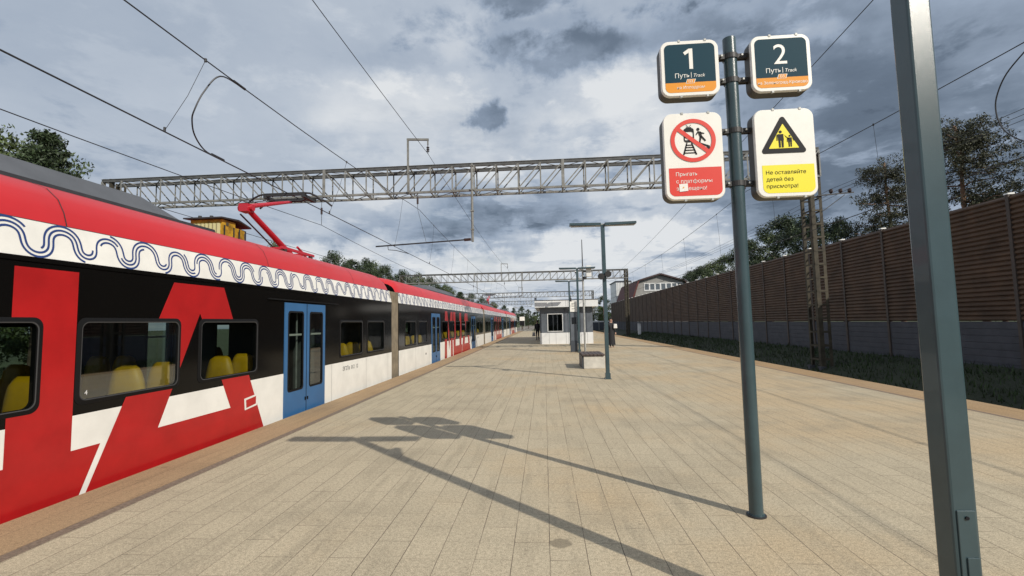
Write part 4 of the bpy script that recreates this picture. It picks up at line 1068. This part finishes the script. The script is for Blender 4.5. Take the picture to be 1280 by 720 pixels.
wb = empty('handbag', (4.16, 27.8, 1.1), 'small white bag at the elbow of the person behind the lamp post', 'bag'); o = (4.16, 27.8, 1.1)
m = MB(); m.extr([(4.04, 1.12), (4.26, 1.12), (4.24, 1.38), (4.06, 1.38)], 'y', 27.72, 27.84, cloth_white); m.build('bag_body', wb, o, bevel=.03)
m = MB(); m.tube([(4.08, 27.78, 1.37), (4.11, 27.78, 1.47), (4.18, 27.78, 1.47), (4.22, 27.78, 1.37)], .012, cloth_black, 6); m.build('strap', wb, o)
# ------------------------------------------------------------------ buildings behind the barrier
hx, hy = 23.5, 95.
hs = empty('gabled_house', (hx, hy, -.3), 'grey house with dark red mansard roof and a row of white windows above the barrier', 'house'); o = (hx, hy, -.3)
m = MB(); gable = [(18.6, -.4), (28.6, -.4), (28.6, 7.0), (28.0, 9.0), (23.4, 10.5), (19.2, 9.3), (18.3, 6.2)]
m.extr(gable, 'y', hy, hy+20, house_wall); m.build('wall', hs, o)
m = MB()
def slab(a, b, th=.28, y0=hy-.7, y1=hy+20.5, mt=roof_brown):
    d = Vector((b[0]-a[0], b[1]-a[1])).normalized(); n = Vector((-d.y, d.x))*th
    if n.y < 0: n = -n
    m.extr([a, b, (b[0]+n.x, b[1]+n.y), (a[0]+n.x, a[1]+n.y)], 'y', y0, y1, mt)
slab((17.6, 4.8), (19.2, 9.3)); slab((19.15, 9.32), (23.4, 10.55), mt=roof_edge); slab((23.4, 10.55), (28.2, 9.05), mt=roof_edge); slab((28.2, 9.05), (29.3, 6.5))
m.build('roof', hs, o)
m = MB(); m.box(20.2, 27.8, hy-.08, hy-.01, 7.35, 7.55, kiosk_white); m.box(20.2, 27.8, hy-.08, hy-.01, 8.75, 8.9, kiosk_white); m.box(19.6, 28.3, hy-.06, hy-.005, 4.6, 6.4, kiosk_white); m.build('trim', hs, o)
for k in range(7):
    xa = 20.2+k*1.086; m = MB()
    m.box(xa, xa+.14, hy-.07, hy-.01, 7.552, 8.748, kiosk_white); m.box(xa+.96, xa+1.08, hy-.07, hy-.01, 7.552, 8.748, kiosk_white); wn = m.build('window', hs, o)
    m = MB(); m.face([(xa+.14, hy-.03, 7.55), (xa+.96, hy-.03, 7.55), (xa+.96, hy-.03, 8.75), (xa+.14, hy-.03, 8.75)], pane_m); m.build('pane', wn, o)
pb = empty('pale_building', (19, 118, -.3), 'pale flat-topped building left of the gabled house', 'building'); o = (19, 118, -.3)
m = MB(); m.box(18.2, 21.8, 118, 128, -.5, 11.2, kiosk_white); 
for k in range(9): m.box(18.2+.38*k, 18.25+.38*k, 117.97, 117.995, 0, 11.2, kiosk_grey)
m.build('wall', pb, o); m = MB(); m.box(18.0, 22.0, 117.8, 128.2, 11.2, 11.45, kiosk_dark); m.build('roof', pb, o)
# low fence past the end of the barrier
lf = empty('low_fence', (12, 112, -1), 'low pale fence crossing beyond the far end of the platform', 'fence'); o = (12, 112, -1)
m = MB(); m.box(9.5, 16.3, 112, 112.08, -.7, 1.2, kiosk_dark); m.box(9.5, 16.3, 111.95, 112.1, 1.2, 1.5, kiosk_white); m.build('panel', lf, o)
for x in (9.5, 11.2, 12.9, 14.6, 16.2):
    m = MB(); m.box(x-.06, x+.06, 111.9, 111.99, -1.2, 1.6, galv); m.build('post', lf, o)

# ------------------------------------------------------------------ trees
def leaf_clumps(mb, rng, c, r, n, size, mat, flat_=1.):
    for _ in range(n):
        d = Vector((rng.gauss(0, 1), rng.gauss(0, 1), rng.gauss(0, 1))); d.normalize(); rad = r*rng.random()**.45
        pnt = Vector(c)+Vector((d.x, d.y, d.z*flat_))*rad
        a = Vector((rng.uniform(-1, 1), rng.uniform(-1, 1), rng.uniform(-1, 1))).normalized(); b = a.orthogonal().normalized(); s = size*rng.uniform(.6, 1.5)
        t_ = rng.uniform(0, 6.28); b = b*math.cos(t_)+a.cross(b)*math.sin(t_)
        mb.face([pnt-a*s, pnt+b*s*.45, pnt+a*s, pnt-b*s*.40], mat)
def limb(mb, p0, p1, r0, r1, rng, mat, n=5, wob=.06):
    p0 = Vector(p0); p1 = Vector(p1); L_ = (p1-p0).length; pts = []
    for k in range(n+1):
        t = k/n; q = p0.lerp(p1, t)
        if 0 < k < n: q += Vector((rng.uniform(-1, 1), rng.uniform(-1, 1), rng.uniform(-.5, .5)))*L_*wob
        pts.append(q)
    mb.tube(pts, [r0+(r1-r0)*k/n for k in range(n+1)], mat, 7); return pts
def tree_proto(kind, seed):
    rng = random.Random(seed); tr = MB(); cr = MB()
    if kind == 'pine':       # tall bare trunk, flat open tiers
        hgt = 14.; top = (rng.uniform(-.5, .5), rng.uniform(-.4, .4), hgt); pts = limb(tr, (0, 0, 0), top, .22, .07, rng, pine_bark, 8, .012)
        for k in range(44):
            t = rng.uniform(.46, 1.); z = hgt*t; base = Vector((top[0]*t, top[1]*t, z)); a = rng.uniform(0, 6.28); L_ = 3.1*max(.12, 1-((t-.62)/.42)**2)**.5*rng.uniform(.45, 1.05)
            end = base+Vector((math.cos(a)*L_, math.sin(a)*L_, rng.uniform(-.9, .5))); q = limb(tr, base, end, .05, .012, rng, pine_bark, 5, .08)
            for pnt in q[2:]:
                for _ in range(5):
                    c = pnt+Vector((rng.gauss(0, .42), rng.gauss(0, .42), rng.gauss(.05, .34))); leaf_clumps(cr, rng, c, rng.uniform(.22, .50), 36, .064, needle, .75)
    elif kind == 'spruce':
        hgt = 12.; limb(tr, (0, 0, 0), (0, 0, hgt), .2, .03, rng, bark, 6, .005)
        for k in range(170):
            t = rng.random()**.7; z = 1.+(hgt-1.2)*t; rad = 2.9*(1-t)**.6+.05; a = rng.uniform(0, 6.28); rr_ = rad*rng.uniform(.35, 1.)
            leaf_clumps(cr, rng, (math.cos(a)*rr_, math.sin(a)*rr_, z-.25*rr_), rng.uniform(.3, .6), 110, .07, leaf_dark, .5)
    else:                     # broadleaf
        hgt = 9.; limb(tr, (0, 0, 0), (rng.uniform(-.3, .3), 0, hgt*.7), .22, .08, rng, bark, 6, .02)
        mt = {'broad': leaf, 'dense': leaf_dark, 'bright': leaf_bright}[kind]
        for k in range(12):
            t = rng.uniform(.3, .8); a = rng.uniform(0, 6.28); L_ = rng.uniform(1.2, 2.6); base = Vector((0, 0, hgt*t*.85)); limb(tr, base, base+Vector((math.cos(a)*L_, math.sin(a)*L_, rng.uniform(.5, 1.6))), .06, .02, rng, bark, 4, .08)
        for k in range(120):
            a = rng.uniform(0, 6.28); z = rng.uniform(.22, 1.)*hgt; prof = math.sin(min(1., (z/hgt-.12)/.88)*math.pi)**.6; rr_ = 3.0*prof*rng.uniform(.2, 1.05)
            leaf_clumps(cr, rng, (math.cos(a)*rr_, math.sin(a)*rr_, z), rng.uniform(.4, .8), 150, .075, mt, .8)
    return tr, cr
PRO = {}
for kind, seeds in (('pine', (1, 2)), ('spruce', (3, 13)), ('broad', (4, 14)), ('dense', (5, 15)), ('bright', (6,))):
    PRO[kind] = []
    for sd in seeds:
        tr, cr = tree_proto(kind, sd); a = tr.build('trunk', smooth=True); b = cr.build('crown'); PRO[kind].append((a.data, b.data)); bpy.data.objects.remove(a); bpy.data.objects.remove(b)
cnt = {}
def tree(kind, x, y, z, hgt, wid, label, group, rot=0., v=0, name=None):
    base_h = {'pine': 14., 'spruce': 12., 'broad': 9., 'dense': 9., 'bright': 9.}[kind]; base_w = {'pine': 6.5, 'spruce': 5.4, 'broad': 6.6, 'dense': 6.6, 'bright': 6.6}[kind]
    t = empty({'pine': 'pine_tree', 'spruce': 'spruce_tree', 'broad': 'broadleaf_tree', 'dense': 'broadleaf_tree', 'bright': 'broadleaf_tree'}[kind], (x, y, z), label, 'tree', group)
    t.rotation_euler = (0, 0, rot); t.scale = (wid/base_w, wid/base_w, hgt/base_h)
    for nm, me in zip(('trunk', 'crown'), PRO[kind][v % len(PRO[kind])]):
        ob_ = bpy.data.objects.new(nm, me); col.objects.link(ob_); ob_.parent = t
    return t
GL = 'trees behind the train'; GR = 'trees behind the noise barrier'
# left, behind the train (screen px, distance of the row, height above ground)
def from_px(px, X): return 580*X/(px-680)   # Y for a given lateral offset
# near pair at the left frame edge
tree('broad', -21., 18.0, -1.4, 10.9, 5.6, 'pale green leafy tree above the train roof at the left frame edge', GL, .4)
tree('broad', -21.5, 16.6, -1.4, 10.7, 6., 'leafy tree cut off by the left frame edge', GL, 2.4, 1)
tree('spruce', -18.6, 15.8, -1.4, 10.6, 5.2, 'dark conical spruce above the train roof, tallest tree on the left', GL, 1.1)
tree('broad', -18.3, 17.2, -1.4, 8.4, 2.0, 'small leafy tree peeking over the roof right of the dark spruce', GL, 3.)
tree('broad', -17.5, 29., -1.4, 8.3, 4.4, 'leafy tree seen between the yellow roof box and the pantograph arm', GL, .2, 1)
spec = [(408, 'dense', 318, 'lone dark treetop over the roof just right of the pantograph'), (434, 'spruce', 323, 'pointed treetop above the rear of the nearest carriage'), (452, 'dense', 327, 'low dark treetop left of the carriage joint'), (478, 'dense', 336, 'dark treetop just above the carriage joint'),
        (500, 'dense', 341, 'dark treetop right after the carriage joint'), (520, 'broad', 345, 'rounded green treetop above the start of the second carriage'), (536, 'dense', 349, 'dense dark treetop above the second carriage door'), (556, 'broad', 358, 'broad green treetop above the middle of the second carriage'),
        (574, 'spruce', 365, 'spiky treetop above the rear half of the second carriage'), (588, 'dense', 369, 'dark treetop above the end of the second carriage'), (602, 'dense', 373, 'dark treetop above the second carriage joint'), (616, 'broad', 379, 'small green treetop left of the far pantograph'),
        (630, 'dense', 383, 'small dark treetop above the last carriage'), (642, 'spruce', 385, 'pointed treetop where the train ends'), (652, 'dense', 384, 'dark distant tree beyond the end of the train'), (660, 'dense', 388, 'dark distant tree left of the kiosk'), (668, 'broad', 391, 'distant green tree against the left kiosk corner'), (462, 'broad', 331, 'green treetop between two darker ones near the carriage joint')]
rt = random.Random(5)
for i, (px, kind, top, lab) in enumerate(spec):
    X = -22.-rt.uniform(0, 3); Y = from_px(px, X); 
    if Y > 190: Y = 190+rt.uniform(-15, 15); X = (px-680)/580*Y
    hz = 402+.0212*(680-px); zt = H+(hz-top)/580*Y
    tree(kind, X, Y, -1.4, (zt+1.4)*1.02, max(4.5, (zt+1.4)*.62), lab, GL, rt.uniform(0, 6), i)
# right, behind the barrier
tree('pine', 24.9, 34.2, -.3, 12.7, 5.4, 'tall open pine with bare trunk between the lattice mast and the near lamp post', GR, .6)
tree('dense', 22.3, 36., -.3, 8.9, 5.0, 'dense bushy tree at the foot of the tall pine, right of the lattice mast', GR, 1.8)
tree('pine', 24.9, 28.2, -.3, 12.9, 6.0, 'wide tall pine emerging right of the near lamp post column', GR, 2.2, 1)
tree('broad', 24.9, 27.0, -.3, 8.0, 4.6, 'reddish green lower tree under the wide pine right of the lamp post', GR, .8)
tree('pine', 25.4, 23.6, -.3, 9.6, 4.4, 'pine cut off by the right frame edge', GR, 4.2)
for i, (px, top, kind, lab) in enumerate([(1002, 283, 'dense', 'dark tree right beside the lattice mast above the barrier'), (975, 284, 'dense', 'dense tree with the highest rounded crown left of the lattice mast'), (950, 300, 'broad', 'dense tree just right of the sign post'), (930, 312, 'dense', 'dark tree partly hidden by the sign post'), (905, 326, 'broad', 'green tree just left of the sign post'),
                             (888, 333, 'broad', 'green tree second to the left of the sign post'), (872, 340, 'dense', 'small dark tree near the right end of the gabled house'), (862, 345, 'dense', 'smallest dark tree touching the gabled house roof')]):
    X = 21.+(i % 3)*1.2; Y = from_px(px, X); hz = 402-.0212*(px-680); zt = H+(hz-top)/580*Y
    tree(kind, X, Y, -.3, (zt+.3)*1.03, max(6., (zt+.3)*.85), lab, GR, i*1.3, i)
tree('bright', 14.2, 122, -1.4, 6.6, 6.5, 'bright sunlit green bush beyond the low fence right of the kiosk', 'far trees by the platform end', .5)
tree('bright', 10.2, 126, -1.4, 6.2, 6., 'sunlit green bush just behind the kiosk right side', 'far trees by the platform end', 2.5)
tree('dense', 17.5, 140, -1.4, 10, 7., 'dark tree behind the bright bush near the pale building', 'far trees by the platform end', 1.5)
# a far wood closing the view
fw = MB(); rng = random.Random(21)
for k in range(260):
    x = rng.uniform(-230, 130); y = 330+rng.uniform(0, 40); hgt = rng.uniform(6, 12)
    if x > 0: hgt *= .85
    for _ in range(8): leaf_clumps(fw, rng, (x+rng.gauss(0, 2), y+rng.gauss(0, 2), -1+hgt*rng.uniform(.1, .95)), 2.2, 10, .7, leaf_dark)
tag(fw.build('distant_wood'), 'dark line of distant woodland closing the view beyond the station', 'wood', kind='stuff')
